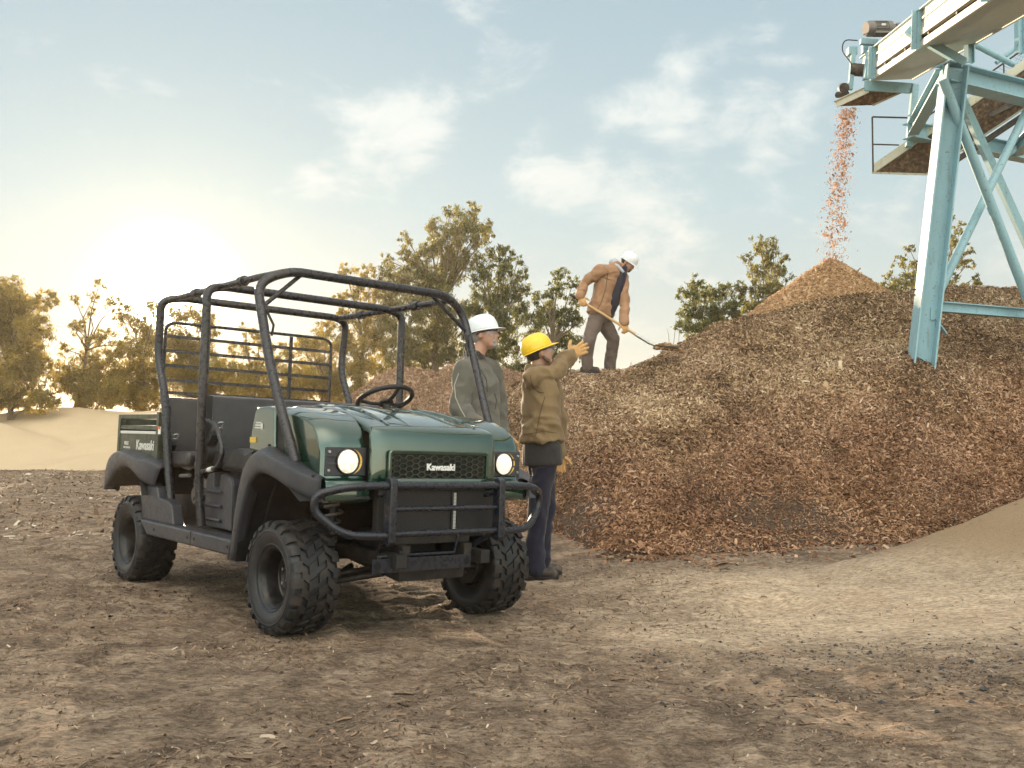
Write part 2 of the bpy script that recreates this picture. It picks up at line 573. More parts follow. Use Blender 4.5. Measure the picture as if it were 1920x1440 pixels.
def yard_colour(t, co):
    """soil, pale sand, cinders and grit of the yard, also where the sand mound runs out"""
    sp = t.n('ShaderNodeSeparateXYZ', ins={0: co})
    big = t.noise(co, 0.55, 5, 0.6, 0.6)
    med = t.noise(co, 4.0, 8, 0.65, 0.3)
    stretch = t.vmath('MULTIPLY', co, (2.2, 5.0, 3.0)).outputs[0]
    stk = t.noise(stretch, 3.2, 8, 0.68, 0.8)
    fine = t.noise(co, 90, 5, 0.7)
    midn = t.noise(t.vmath('MULTIPLY', co, (0.7, 1.6, 1.0)).outputs[0], 34, 7, 0.75)
    soil = t.ramp(med, [(0.32, (0.070, 0.048, 0.034)), (0.47, (0.190, 0.138, 0.098)), (0.64, (0.345, 0.265, 0.192))])
    sand = t.ramp(med, [(0.30, (0.36, 0.275, 0.19)), (0.7, (0.52, 0.415, 0.30))])
    # pale sand lies to the right, from the scrape back to the piles
    mx = t.maprange(t.math('ADD', sp.outputs[0], t.math('MULTIPLY', t.math('SUBTRACT', big, 0.5), 3.0)), -0.2, 1.5)
    my = t.maprange(t.math('ADD', sp.outputs[1], t.math('MULTIPLY', t.math('SUBTRACT', stk, 0.5), 2.0)), 4.2, 5.4)
    msk = t.math('MULTIPLY', t.math('MULTIPLY', mx, my), t.maprange(t.math('ADD', sp.outputs[1], t.math('MULTIPLY', t.math('SUBTRACT', med, 0.5), 0.8)), 7.9, 7.0))
    col = t.mix(msk, soil, sand)
    darkst = t.maprange(stk, 0.52, 0.66)
    col = t.mix(t.math('MULTIPLY', darkst, t.math('SUBTRACT', 0.80, t.math('MULTIPLY', msk, 0.62))), col, (0.075, 0.050, 0.036))
    reddish = t.maprange(t.noise(co, 1.3, 4, 0.6, 1.0), 0.5, 0.68)
    col = t.mix(t.math('MULTIPLY', reddish, 0.18), col, (0.30, 0.165, 0.095))
    # dark cinders at the right
    cx = t.maprange(t.math('ABSOLUTE', t.math('SUBTRACT', sp.outputs[1], 4.55)), 0.9, 0.1)
    cx = t.math('MULTIPLY', cx, t.maprange(sp.outputs[0], 0.9, 1.9))
    cx = t.math('MULTIPLY', cx, t.maprange(t.noise(co, 7, 8, 0.75), 0.50, 0.62))
    col = t.mix(t.math('MULTIPLY', cx, 0.55), col, (0.085, 0.078, 0.075))
    col = t.mix(t.math('MULTIPLY', t.maprange(fine, 0.3, 0.75), 0.35), col, (0.40, 0.32, 0.235))
    col = t.mix(1.0, col, t.ramp(midn, [(0.36, (0.52, 0.50, 0.48)), (0.5, (1, 1, 1)), (0.64, (1.45, 1.42, 1.38))]), 'MULTIPLY')
    grit = t.n('ShaderNodeTexVoronoi', feature='F1', ins={'Vector': co, 'Scale': 130.0})
    gm = t.maprange(grit.outputs['Distance'], 0.30, 0.12)
    gsel = t.maprange(t.n('ShaderNodeSeparateColor', ins={0: grit.outputs['Color']}).outputs[0], 0.80, 0.86)
    gm = t.math('MULTIPLY', gm, gsel)
    gcol = t.ramp(t.n('ShaderNodeSeparateColor', ins={0: grit.outputs['Color']}).outputs[1], [(0.0, (0.05, 0.045, 0.04)), (0.45, (0.16, 0.12, 0.09)), (0.6, (0.45, 0.38, 0.30)), (1.0, (0.62, 0.56, 0.48))])
    col = t.mix(t.math('MULTIPLY', gm, 0.8), col, gcol)
    return col, stk, med, midn, fine, gm, msk


# ---- ground
mg, t, b, _ = newmat('ground_soil')
co = objco(t)
col, stk, med, midn, fine, gm, msk = yard_colour(t, co)
t.put(b.inputs['Base Color'], col)
b.inputs['Roughness'].default_value = 0.95
b.inputs['Specular IOR Level'].default_value = 0.15
h = t.math('ADD', t.math('ADD', t.math('MULTIPLY', stk, 0.9), t.math('MULTIPLY', midn, 0.45)), t.math('ADD', t.math('MULTIPLY', med, 0.7), t.math('ADD', t.math('MULTIPLY', fine, 0.20), t.math('MULTIPLY', gm, 0.25))))
bump(t, b, t.math('MULTIPLY', h, t.math('SUBTRACT', 1.0, t.math('MULTIPLY', msk, 0.62))), 0.95, 0.035)

xs = axis(-4.2, 4.6, 0.022, -300, 300, 1.10)
ys = axis(2.4, 9.6, 0.022, -60, 400, 1.10)
GX, GY = np.meshgrid(xs, ys)
ground = heightfield(xs, ys, ground_z(GX, GY), mg, 'ground')
tag(ground, 'churned brown soil and pale sand of the yard', 'ground', kind='structure')

# ---- wood chip piles
def chipmat(name, stops, trans=0.18, low=None, fall=None):
    m, t, b, out = newmat(name)
    rnd = t.n('ShaderNodeAttribute', attribute_name='rnd').outputs['Fac']
    co = objco(t)
    c = t.ramp(rnd, stops)
    pn = t.maprange(t.noise(co, 0.8, 4, 0.6, 0.6), 0.42, 0.62)
    c = t.mix(t.math('MULTIPLY', pn, 0.35), c, t.mix(1.0, c, (0.80, 0.78, 0.62), 'MULTIPLY'))
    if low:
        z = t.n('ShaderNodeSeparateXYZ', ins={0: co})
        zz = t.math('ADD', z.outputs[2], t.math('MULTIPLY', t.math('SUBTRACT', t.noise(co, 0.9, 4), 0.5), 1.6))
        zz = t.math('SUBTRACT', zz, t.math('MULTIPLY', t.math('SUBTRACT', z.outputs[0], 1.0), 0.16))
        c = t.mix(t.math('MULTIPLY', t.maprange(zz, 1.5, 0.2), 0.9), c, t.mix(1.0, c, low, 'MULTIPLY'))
    t.put(b.inputs['Base Color'], c)
    b.inputs['Roughness'].default_value = 0.8
    b.inputs['Specular IOR Level'].default_value = 0.25
    tr = t.n('ShaderNodeBsdfTranslucent', ins={0: c})
    mx = t.n('ShaderNodeMixShader', ins={0: trans, 1: b.outputs[0], 2: tr.outputs[0]})
    m.node_tree.links.new(mx.outputs[0], out.inputs[0])
    return m


def basemat(name, stops, scale=26):
    m, t, b, _ = newmat(name)
    co = objco(t)
    n = t.noise(co, scale, 8, 0.75)
    t.put(b.inputs['Base Color'], t.ramp(n, stops))
    b.inputs['Roughness'].default_value = 0.95
    bump(t, b, n, 0.9, 0.05)
    return m


CH_MAIN = [(0.0, (0.065, 0.038, 0.023)), (0.25, (0.19, 0.118, 0.070)), (0.5, (0.38, 0.25, 0.150)), (0.75, (0.56, 0.40, 0.255)), (1.0, (0.80, 0.65, 0.47))]
CH_BACK = [(0.0, (0.15, 0.085, 0.05)), (0.4, (0.32, 0.20, 0.125)), (0.8, (0.46, 0.32, 0.22)), (1.0, (0.60, 0.46, 0.34))]
CH_CONE = [(0.0, (0.28, 0.16, 0.08)), (0.4, (0.56, 0.36, 0.20)), (0.8, (0.76, 0.53, 0.32)), (1.0, (0.86, 0.68, 0.48))]
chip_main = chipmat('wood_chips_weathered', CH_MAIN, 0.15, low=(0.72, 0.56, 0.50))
chip_back = chipmat('wood_chips_pale', CH_BACK, 0.2)
chip_cone = chipmat('wood_chips_fresh', CH_CONE, 0.3)
chip_ground = chipmat('scattered_chips', [(0.0, (0.05, 0.035, 0.025)), (0.35, (0.15, 0.10, 0.065)), (0.7, (0.27, 0.18, 0.12)), (0.93, (0.42, 0.32, 0.23)), (1.0, (0.62, 0.54, 0.44))], 0.08)
base_main = basemat('wood_chip_bed', [(0.3, (0.05, 0.033, 0.022)), (0.7, (0.16, 0.105, 0.068))])
base_back = basemat('wood_chip_bed_pale', [(0.3, (0.12, 0.075, 0.045)), (0.7, (0.30, 0.2, 0.13))])
base_cone = basemat('wood_chip_bed_fresh', [(0.3, (0.20, 0.10, 0.04)), (0.7, (0.42, 0.25, 0.12))])

cr = [(at(px, py, Y)) for px, py, Y in ((930, 745, 13.6), (965, 712, 13.6), (1000, 700, 13.4), (1040, 694, 13.1), (1090, 692, 12.9), (1170, 691, 12.9), (1230, 664, 13.1), (1300, 627, 13.3),
                                        (1345, 600, 13.5), (1440, 581, 13.8), (1500, 566, 14.0), (1560, 557, 14.0), (1640, 546, 14.2),
                                        (1700, 544, 14.3), (1730, 536, 14.5), (1790, 531, 14.6), (1850, 534, 14.6), (1920, 540, 14.6), (2050, 555, 14.6), (2250, 600, 14.6))]
CRX = np.array([-1.6, -0.9] + [p.x for p in cr] + [14, 17]); CRY = np.array([13.8, 13.7] + [p.y for p in cr] + [14.6, 14.6]); CRZ = np.array([0.2, 0.9] + [p.z for p in cr] + [1.5, 0.0])
TX = np.array([-2, -0.5, 0.43, .70, .95, 1.3, 1.9, 2.4, 3.1, 3.6, 4.5, 6.5, 12]); TY = np.array([11.5, 10.8, 9.75, 8.65, 8.25, 8.15, 8.2, 8.5, 8.75, 8.9, 9.2, 9.6, 10.5])


def pile_main(x, y):
    yc = np.interp(x, CRX, CRY); zc = np.interp(x, CRX, CRZ); yt = np.interp(x, TX, TY)
    tt = (y - yt) / (yc - yt)
    up = np.clip(tt, 0, 1)
    prof = 0.88 * up ** 1.12 + 0.12 * up ** 3
    prof = prof * (1 - 0.0 * up)
    back = zc - 0.62 * np.maximum(y - yc, 0) - 0.25 * np.maximum(y - yc - 0.2, 0)
    z = np.where(tt <= 1, zc * prof, back)
    # soft crown
    z = z - 0.03 * np.exp(-((y - yc) / 0.25) ** 2)
    lump = 0.10 * fbm(x * 0.8, y * 0.8, octv=2) + 0.045 * fbm(x * 2.6, y * 2.6 + 4, octv=3) + 0.018 * fbm(x * 8, y * 8, octv=2)
    edge = np.clip(tt * 2.2, 0, 1) * (1 - 0.75 * np.exp(-((y - yc) / 0.7) ** 2))
    z = z + lump * edge
    # chips heaped round the tower column
    z = z + 0.42 * np.exp(-((x - 5.1) / 1.0) ** 2 - ((y - 12.1) / 0.75) ** 2)
    # slumped hollow of darker fines at the foot
    z = z - 0.16 * np.exp(-((x - 2.5) / 0.55) ** 2 - ((y - 9.25) / 0.35) ** 2)
    z = np.where(tt < 0, -0.05 + tt * 0.2, z)
    return z


xs = np.arange(-1.6, 13.0, 0.05); ys = np.arange(7.9, 19.0, 0.05)
GX, GY = np.meshgrid(xs, ys)
ZP = pile_main(GX, GY)


def chips(fn, n, xr, yr, size, mat, name, keep=None, parent=None, flat=0.45, lift=0.010, cfn=None):
    x = RNG.uniform(*xr, n * 2); y = RNG.uniform(*yr, n * 2)
    z = fn(x, y)
    ok = z > ground_z(x, y) - 0.01
    if keep is not None: ok &= keep(x, y, z)
    x, y, z = x[ok][:n], y[ok][:n], z[ok][:n]
    n = len(x); e = 0.03
    nx = -(fn(x + e, y) - fn(x - e, y)) / (2 * e); ny = -(fn(x, y + e) - fn(x, y - e)) / (2 * e)
    N = np.stack([nx, ny, np.ones(n)], 1); N /= np.linalg.norm(N, axis=1)[:, None]
    R = RNG.normal(size=(n, 3))
    A = R - N * ((R * N).sum(1) * (1 - flat))[:, None]
    A /= np.linalg.norm(A, axis=1)[:, None]
    B = np.cross(N + RNG.normal(size=(n, 3)) * flat, A); B /= np.linalg.norm(B, axis=1)[:, None]
    L = size * RNG.lognormal(0, 0.42, n) * 0.5 * (1 + 0.35 * vnoise(x * 1.7 + 3, y * 1.7))
    W = L * RNG.uniform(0.13, 0.34, n)
    cen = np.stack([x, y, z], 1) + N * (RNG.random(n) * lift * 2)[:, None]
    fold = np.cross(A, B) * (L * RNG.uniform(-0.28, 0.28, n))[:, None]
    rnd = np.clip(RNG.beta(1.7, 1.7, n) + (cfn(x, y, z) if cfn else 0), 0, 1)
    return quad_cloud(name, cen, A * L[:, None], B * W[:, None], mat, rnd, fold, parent)


def pile_thing(label, surf, mat, group='wood chip piles'):
    return tag(surf, label, 'chip pile', group)


p_main = heightfield(xs, ys, ZP, base_main, 'wood_chip_pile', keep=ZP > -0.04)
pile_thing('broad brown weathered wood chip pile with the shovelling man standing on it', p_main, base_main)
def keep_main(x, y, z):
    yt = np.interp(x, TX, TY)
    bare = np.exp(-((x - 2.7) / 0.75) ** 2 - ((y - 9.1) / 0.55) ** 2)
    bare = np.maximum(bare, np.exp(-((x - 0.65) / 0.35) ** 2 - ((y - 9.4) / 0.8) ** 2))
    nz = 0.5 + 0.5 * fbm(x * 2.5, y * 2.5, octv=3)
    near_toe = 1 - sstep(0.0, 0.9, y - yt)
    return (RNG.random(len(x)) > np.clip(bare * 1.3 * (0.4 + nz), 0, 0.62)) & (RNG.random(len(x)) > near_toe * 0.75 * (1.1 - nz)) & (y < np.interp(x, CRX, CRY) + 0.5)
cm = chips(pile_main, 480000, (-1.2, 8.4), (8.0, 15.3), 0.030, chip_main, 'wood_chips', keep=keep_main, parent=p_main, cfn=lambda x, y, z: 0.17 * fbm(x * 1.2, y * 1.2, octv=2) + 0.10 * vnoise(x * 6, y * 6))
cm['kind'] = 'stuff'

# paler pile seen behind the cab and the two standing men
c2 = [at(px, py, Y) for px, py, Y in ((640, 775, 15.5), (655, 748, 15.5), (672, 735, 15.4), (700, 711, 15.2), (725, 696, 15.2), (752, 688, 15.2), (774, 690, 15.2), (805, 695, 15.2), (820, 699, 15.2), (836, 688, 15.3), (850, 684, 15.3), (880, 688, 15.2), (933, 688, 15.1), (955, 692, 15), (975, 697, 15), (1010, 705, 15), (1060, 740, 15))]
C2X = np.array([-3.6] + [p.x for p in c2] + [1.6]); C2Z = np.array([0.0] + [p.z for p in c2] + [0.8])
def pile_back(x, y):
    zc = np.interp(x, C2X, C2Z); yc = 15.2
    z = zc - 0.56 * np.maximum(yc - y, 0) - 0.6 * np.maximum(y - yc, 0)
    return z + (0.05 * fbm(x * 1.2, y * 1.2, octv=3) + 0.02 * fbm(x * 5, y * 5, octv=2)) * np.clip((yc - y), 0, 1)
xs2 = np.arange(-3.6, 1.7, 0.05); ys2 = np.arange(11.2, 18.6, 0.05)
GX, GY = np.meshgrid(xs2, ys2); Z2 = pile_back(GX, GY)
p_back = heightfield(xs2, ys2, Z2, base_back, 'wood_chip_pile', keep=Z2 > -0.06)
pile_thing('paler wood chip pile seen through the roll cage behind the steering wheel', p_back, base_back)
cb = chips(pile_back, 75000, (-3.5, 1.6), (11.4, 15.7), 0.042, chip_back, 'wood_chips', parent=p_back)
cb['kind'] = 'stuff'

# fresh cone under the falling chips
PK = at(1560, 484, 15.6)
def pile_cone(x, y):
    dx, dy = x - PK.x, y - PK.y
    a = np.arctan2(dy, dx)
    r = np.hypot(dx, dy) * (1 + 0.05 * np.sin(a * 2 + 1) + 0.03 * np.sin(5 * a))
    sl = np.where(dx < 0, 0.70, 0.80)
    z = PK.z + 0.06 - sl * (np.sqrt(r * r + 0.02))
    return z + 0.03 * fbm(x * 2, y * 2, octv=3) * np.clip(r, 0, 1)
xs3 = np.arange(PK.x - 3.6, PK.x + 3.4, 0.05); ys3 = np.arange(PK.y - 2.4, PK.y + 3.0, 0.05)
GX, GY = np.meshgrid(xs3, ys3); Z3 = pile_cone(GX, GY)
p_cone = heightfield(xs3, ys3, Z3, base_cone, 'wood_chip_pile', keep=Z3 > 1.0)
pile_thing('sharp fresh orange cone of wood chips under the falling stream', p_cone, base_cone)
cc = chips(pile_cone, 70000, (PK.x - 2.2, PK.x + 1.9), (PK.y - 2.2, PK.y + 0.6), 0.042, chip_cone, 'wood_chips', keep=lambda x, y, z: z > 1.7, parent=p_cone)
cc['kind'] = 'stuff'

# ---- sand piles
def sandmat(name, a, bcol, gr, low=False):
    m, t, b, _ = newmat(name)
    co = objco(t)
    n = t.noise(co, 1.6, 6, 0.6, 0.5)
    f = t.noise(co, 75, 6, 0.75)
    c = t.mix(n, a, bcol)
    c = t.mix(t.math('MULTIPLY', t.maprange(f, 0.35, 0.7), 0.45), c, gr)
    if low:
        zz = t.math('ADD', t.n('ShaderNodeSeparateXYZ', ins={0: co}).outputs[2], t.math('MULTIPLY', t.math('SUBTRACT', n, 0.5), 0.22))
        c = t.mix(t.maprange(zz, 0.02, 0.26), yard_colour(t, co)[0], c)
    t.put(b.inputs['Base Color'], c)
    b.inputs['Roughness'].default_value = 0.95
    b.inputs['Specular IOR Level'].default_value = 0.15
    bump(t, b, t.math('ADD', t.math('MULTIPLY', f, 0.45), t.noise(co, 22, 8, 0.72)), 0.9, 0.022)
    return m
sand_near = sandmat('coarse_sand', (0.30, 0.212, 0.128), (0.39, 0.29, 0.185), (0.15, 0.10, 0.06), True)
sand_far = sandmat('pale_sand', (0.52, 0.40, 0.255), (0.62, 0.505, 0.35), (0.46, 0.34, 0.21))

mc = [at(px, py, Y) for px, py, Y in ((1400, 1072, 7.1), (1500, 1061, 7.3), (1600, 1039, 7.45), (1700, 1010, 7.6), (1800, 974, 7.7), (1860, 950, 7.75), (1920, 925, 7.8), (2000, 882, 7.9), (2100, 820, 8.0), (2300, 720, 8.2))]
MX = np.array([p.x for p in mc]); MY = np.array([p.y for p in mc]); MZ = np.array([p.z for p in mc])
def sand_mound(x, y):
    yc = np.interp(x, MX, MY); zc = np.interp(x, MX, MZ)
    yt = np.interp(x, [1.7, 2.6, 3.6, 5.5, 8], [6.9, 6.1, 5.5, 4.6, 3.8])
    tt = np.clip((y - yt) / (yc - yt), -0.5, 1)
    front = zc * np.sign(tt) * np.abs(tt) ** 1.9
    back = zc - 0.55 * np.maximum(y - yc, 0)
    z = np.where(y <= yc, front, back)
    z = z - 0.02 * np.exp(-((y - yc) / 0.12) ** 2)
    z = z + 0.006 * fbm(x * 3, y * 3, octv=3) + 0.002 * fbm(x * 20, y * 20, octv=2) - 0.012
    return z - 0.10 * (1 - sstep(0.0, 0.9, (y - yt) / (yc - yt) * 2 + 0.15)) - 0.10 * (1 - sstep(1.75, 2.3, x))
xs4 = np.arange(1.55, 8.5, 0.035); ys4 = np.arange(3.6, 10.4, 0.035)
GX, GY = np.meshgrid(xs4, ys4); Z4 = sand_mound(GX, GY)
k4 = (Z4 > -0.09)
p_sand = heightfield(xs4, ys4, Z4, sand_near, 'sand_pile', keep=k4)
tag(p_sand, 'smooth coarse sand mound sweeping up at the right in front of the chip pile', 'sand pile', 'sand piles')

lit4 = chips(sand_mound, 9000, (2.0, 6.0), (5.2, 8.0), 0.012, chip_ground, 'chip_litter', flat=0.25, lift=0.001, keep=lambda x, y, z: RNG.random(len(x)) < 0.35 + 0.5 * vnoise(x * 2.2, y * 2.2))
tag(lit4, 'sparse bark crumbs sprinkled on the smooth sand mound', 'wood chips', kind='stuff')

S1 = [at(px, py, 26) for px, py in ((-300, 800), (-60, 778), (0, 772), (40, 768), (100, 762), (150, 762), (200, 768), (240, 771), (265, 769), (300, 766), (360, 772), (500, 782), (700, 795))]
SX = np.array([-24] + [p.x for p in S1] + [2]); SZ = np.array([0.2] + [p.z for p in S1] + [0.0])
def sand_back(x, y):
    zc = np.interp(x, SX, SZ)
    z = zc - 0.40 * np.abs(y - 26)
    z2 = 1.12 - 0.46 * np.hypot((x + 13.2) * 0.55, y - 24.0)
    z3 = 0.95 - 0.42 * np.hypot((x + 9.2) * 0.5, y - 24.2)
    z4 = 0.42 - 0.30 * np.hypot((x + 9.0) * 0.30, y - 22.9)
    m = np.maximum.reduce([z, z2, z3, z4])
    return m + 0.05 * fbm(x * 0.9, y * 0.9, octv=4)
xs5 = np.arange(-24, 2, 0.12); ys5 = np.arange(21, 31, 0.12)
GX, GY = np.meshgrid(xs5, ys5); Z5 = sand_back(GX, GY)
p_far = heightfield(xs5, ys5, Z5, sand_far, 'sand_pile', keep=Z5 > -0.15)
tag(p_far, 'long low pale sand pile under the trees at the left', 'sand pile', 'sand piles')

# ---- loose chips and grit on the ground
def keep_litter(x, y, z):
    sandy = sstep(0.7, 2.2, x - 0.25 * (y - 5)) * sstep(4.2, 5.2, y)
    left = 1 - sstep(-2.5, 2.5, x)
    n = sstep(-0.3, 0.7, vnoise(x * 1.1, y * 1.3) + 0.35 * vnoise(x * 4, y * 4))
    ok = RNG.random(len(x)) < (0.22 + 0.55 * n) * (1 - 0.88 * sandy) * (0.6 + 0.6 * left)
    # fewer per square metre far away
    return ok & (RNG.random(len(x)) < np.clip(5.0 / y, 0.15, 1))
lit = chips(ground_z, 48000, (-6.5, 5), (2.6, 12), 0.021, chip_ground, 'chip_litter', keep=keep_litter, flat=0.22, lift=0.003)
lit0 = chips(ground_z, 90000, (-5, 4.5), (2.6, 8.5), 0.012, chip_ground, 'chip_litter', keep=lambda x, y, z: RNG.random(len(x)) < np.clip(0.35 + 0.6 * vnoise(x * 2, y * 3), 0.08, 1) * (1 - 0.75 * sstep(0.7, 2.2, x - 0.25 * (y - 5)) * sstep(4.2, 5.2, y)), flat=0.25, lift=0.0015)
tag(lit0, 'fine crumbs of bark and chips over the yard soil', 'wood chips', kind='stuff')
tag(lit, 'small wood chips littered over the yard soil', 'wood chips', kind='stuff')
lit2 = chips(ground_z, 26000, (-14, -2.2), (9, 21.8), 0.05, chip_ground, 'chip_litter', flat=0.3, lift=0.006,
             cfn=lambda x, y, z: 0.12 + 0.2 * vnoise(x * .6, y * .9))
tag(lit2, 'thick bed of wood chips behind the vehicle at the left', 'wood chips', kind='stuff')
lit3 = chips(ground_z, 7000, (0.2, 4.8), (7.4, 10.2), 0.05, chip_main, 'chip_litter', flat=0.3, lift=0.004,
             keep=lambda x, y, z: RNG.random(len(x)) < np.exp(-np.maximum(np.interp(x, TX, TY) - y, 0) / 0.28))
tag(lit3, 'reddish wood chips strewn at the foot of the big pile', 'wood chips', kind='stuff')

# dark cinders
cind = simple('cinder', (0.03, 0.03, 0.034), 0.7, 0, 0.4, 60)
m_ = MB()
ico = [(0, 0, 1), (.9, 0, .3), (.28, .85, .3), (-.72, .53, .3), (-.72, -.53, .3), (.28, -.85, .3), (0, 0, -.5)]
icf = [(0, 1, 2), (0, 2, 3), (0, 3, 4), (0, 4, 5), (0, 5, 1), (6, 2, 1), (6, 3, 2), (6, 4, 3), (6, 5, 4), (6, 1, 5)]
def stone(mb, x, y, s):
    z = float(ground_z(x, y))
    a = random.random() * 6
    vs = [(x + s * (px * math.cos(a) - py * math.sin(a)) * random.uniform(.6, 1.3), y + s * (px * math.sin(a) + py * math.cos(a)) * random.uniform(.6, 1.3), z + s * pz * random.uniform(.4, .8)) for px, py, pz in ico]
    mb.add(vs, icf)
k = 0
while k < 1500:
    x, y = random.uniform(0.5, 3.0), random.gauss(4.55, 0.38)
    if y < 3.4: continue
    w = 0.5 + 0.5 * float(vnoise(x * 3, y * 3)) + 0.25 * min(1, x - 0.8)
    if random.random() > w ** 2: continue
    stone(m_, x, y, random.lognormvariate(-5.25, 0.45)); k += 1
m_.sharp = 10
cg = m_.build('cinder_gravel', cind)
tag(cg, 'scatter of small black cinders on the sandy ground', 'gravel', kind='stuff')
for (px, py, s, lab) in ((1845, 1297, .030, 'larger black cinder lump lying among the black grit, the upper one'), (1820, 1328, .026, 'black cinder lump lying among the grit, the lower one')):
    q = at(px, py, 5); dr = q - Vector((0, 0, CAM_H)); k_ = -CAM_H / dr.z; q = Vector((0, 0, CAM_H)) + dr * k_
    m_ = MB(); m_.sharp = 10; stone(m_, q.x, q.y, s)
    tag(m_.build('cinder_lump', cind), lab, 'stone', 'cinder lumps')

# ---- trees
def leafmat(name, stops, tr=0.62):
    m, t, b, out = newmat(name)
    rnd = t.n('ShaderNodeAttribute', attribute_name='rnd').outputs['Fac']
    c = t.ramp(rnd, stops)
    t.put(b.inputs['Base Color'], c)
    b.inputs['Roughness'].default_value = 0.5
    trn = t.n('ShaderNodeBsdfTranslucent', ins={0: t.mix(1.0, c, (1.9, 1.65, 0.8), 'MULTIPLY')})
    mx = t.n('ShaderNodeMixShader', ins={0: tr, 1: b.outputs[0], 2: trn.outputs[0]})
    m.node_tree.links.new(mx.outputs[0], out.inputs[0])
    return m
leaf_a = leafmat('eucalyptus_leaves', [(0, (0.075, 0.080, 0.042)), (0.5, (0.135, 0.14, 0.070)), (1, (0.23, 0.225, 0.11))])
leaf_b = leafmat('green_leaves', [(0, (0.050, 0.062, 0.030)), (0.5, (0.088, 0.105, 0.050)), (1, (0.17, 0.185, 0.085))])
leaf_c = leafmat('sun_glow_leaves', [(0, (0.12, 0.105, 0.035)), (0.5, (0.20, 0.175, 0.060)), (1, (0.32, 0.27, 0.11))])  # golden glow of sun and haze painted into the leaf colour
bark = simple('bark', (0.17, 0.13, 0.09), 0.85, 0, 0.4, 6, bmp=0.5, bscale=30)


def tree(name, label, cat, Y, clumps, base, mat, dens=1.0, leaf=0.074, depth=0.9, trunk_r=0.10, group='trees behind the yard', drop=0.0, bare=False):
    """clumps: (px, py, radius px) of the crown's lobes; base: px, py of the trunk foot"""
    root = empty(name, at(base[0], base[1], Y))
    inv = root.location.copy()
    tag(root, label, cat, group)
    b0 = at(base[0], base[1], Y); b0.z = 0.0
    root.location = b0; inv = b0
    cl = []
    xs_c = [q[0] for q in clumps]
    low = max(q[1] for q in clumps)
    if not bare:
        clumps = clumps + [(random.uniform(min(xs_c), max(xs_c)), random.uniform(low - 10, max(low, 752)), random.uniform(22, 34)) for k in range(int((max(xs_c) - min(xs_c)) / 22) + 2)]
    for px, py, r in clumps:
        p = at(px, py, Y + random.uniform(-1, 1) * depth)
        cl.append((p, r / FPX * Y))
    mb = MB()
    # trunk and limbs
    cen = sum((p for p, r in cl), Vector()) / len(cl)
    top = max(cl, key=lambda q: q[0].z)[0]
    trunk_top = Vector((cen.x * 0.5 + b0.x * 0.2 + top.x * .3, cen.y, b0.z + (top.z - b0.z) * 0.62))
    tp = []
    for i in range(9):
        u = i / 8
        p = b0.lerp(trunk_top, u)
        p += Vector((math.sin(u * 5 + base[0]) * 0.10, math.cos(u * 4 + base[1]) * 0.10, 0)) * (1 if 0 < i else 0)
        tp.append(p)
    mb.tube(tp, [trunk_r * (1 - 0.62 * i / 8) for i in range(9)], 9)
    tw = []
    for p, r in cl:
        # leave the trunk lower than the clump
        cand = [q for q in tp if q.z < p.z - 0.15] or tp[:3]
        s = min(cand, key=lambda q: (q - p).length + 0.25 * random.random())
        mid = s.lerp(p, 0.5) + Vector((random.uniform(-.2, .2), random.uniform(-.2, .2), -0.05 + 0.12 * (p - s).length))
        pts = [s, s.lerp(mid, .5) + Vector((0, 0, .04)), mid, mid.lerp(p, .55), p]
        r0 = trunk_r * 0.42
        mb.tube(pts, [r0 * .8, r0 * .6, r0 * .42, r0 * .28, r0 * .14], 6)
        for k in range(max(3, int(r * 9))):
            th, ph = random.uniform(0, 2 * PI), random.uniform(-.5, 1.2)
            q = p + Vector((math.cos(th) * math.cos(ph), math.sin(th) * math.cos(ph), math.sin(ph))) * r * random.uniform(.5, 1.0)
            s2 = random.choice(pts[2:])
            mb.tube([s2, s2.lerp(q, .5) + Vector((0, 0, .05 * r)), q], [r0 * .14, r0 * .09, r0 * .04], 4)
    mb.v = [tuple(Vector(q) - inv) for q in mb.v]
    mb.build('trunk', bark, root, recalc=False)
    # leaves: sprays hanging in sub-clusters, with gaps between them
    P, A, W, Rn = [], [], [], []
    for p, r in cl:
        p = np.array(p)
        ns = max(8, int(74 * dens * (r / 0.6) ** 1.6))
        for k in range(ns):
            d = RNG.normal(size=3); d /= np.linalg.norm(d)
            rr = r * RNG.random() ** 0.45
            sc_ = p + d * rr * np.array([1, 1.1, 0.92])
            sr = r * RNG.uniform(0.13, 0.27)
            nl = int(40 * (sr / 0.12) ** 1.2 * (0.1 / leaf))
            o = RNG.normal(size=(nl, 3)) * sr * np.array([.62, .62, .5])
            o[:, 2] -= np.abs(RNG.normal(size=nl)) * sr * 0.35
            a = RNG.normal(size=(nl, 3)) * np.array([1, 1, .7]); a[:, 2] -= 0.9 + drop
            a /= np.linalg.norm(a, axis=1)[:, None]
            w = np.cross(a, RNG.normal(size=(nl, 3))); w /= np.linalg.norm(w, axis=1)[:, None]
            L = leaf * RNG.uniform(.6, 1.25, nl) * .5
            P.append(sc_ + o - np.array(inv)); A.append(a * L[:, None]); W.append(w * (L * RNG.uniform(.22, .38, nl))[:, None])
            Rn.append(np.clip(RNG.normal(0.5 + RNG.normal() * .18, 0.16, nl), 0, 1))
    quad_cloud('crown', np.concatenate(P), np.concatenate(A), np.concatenate(W), mat, np.concatenate(Rn), parent=root)
    return root


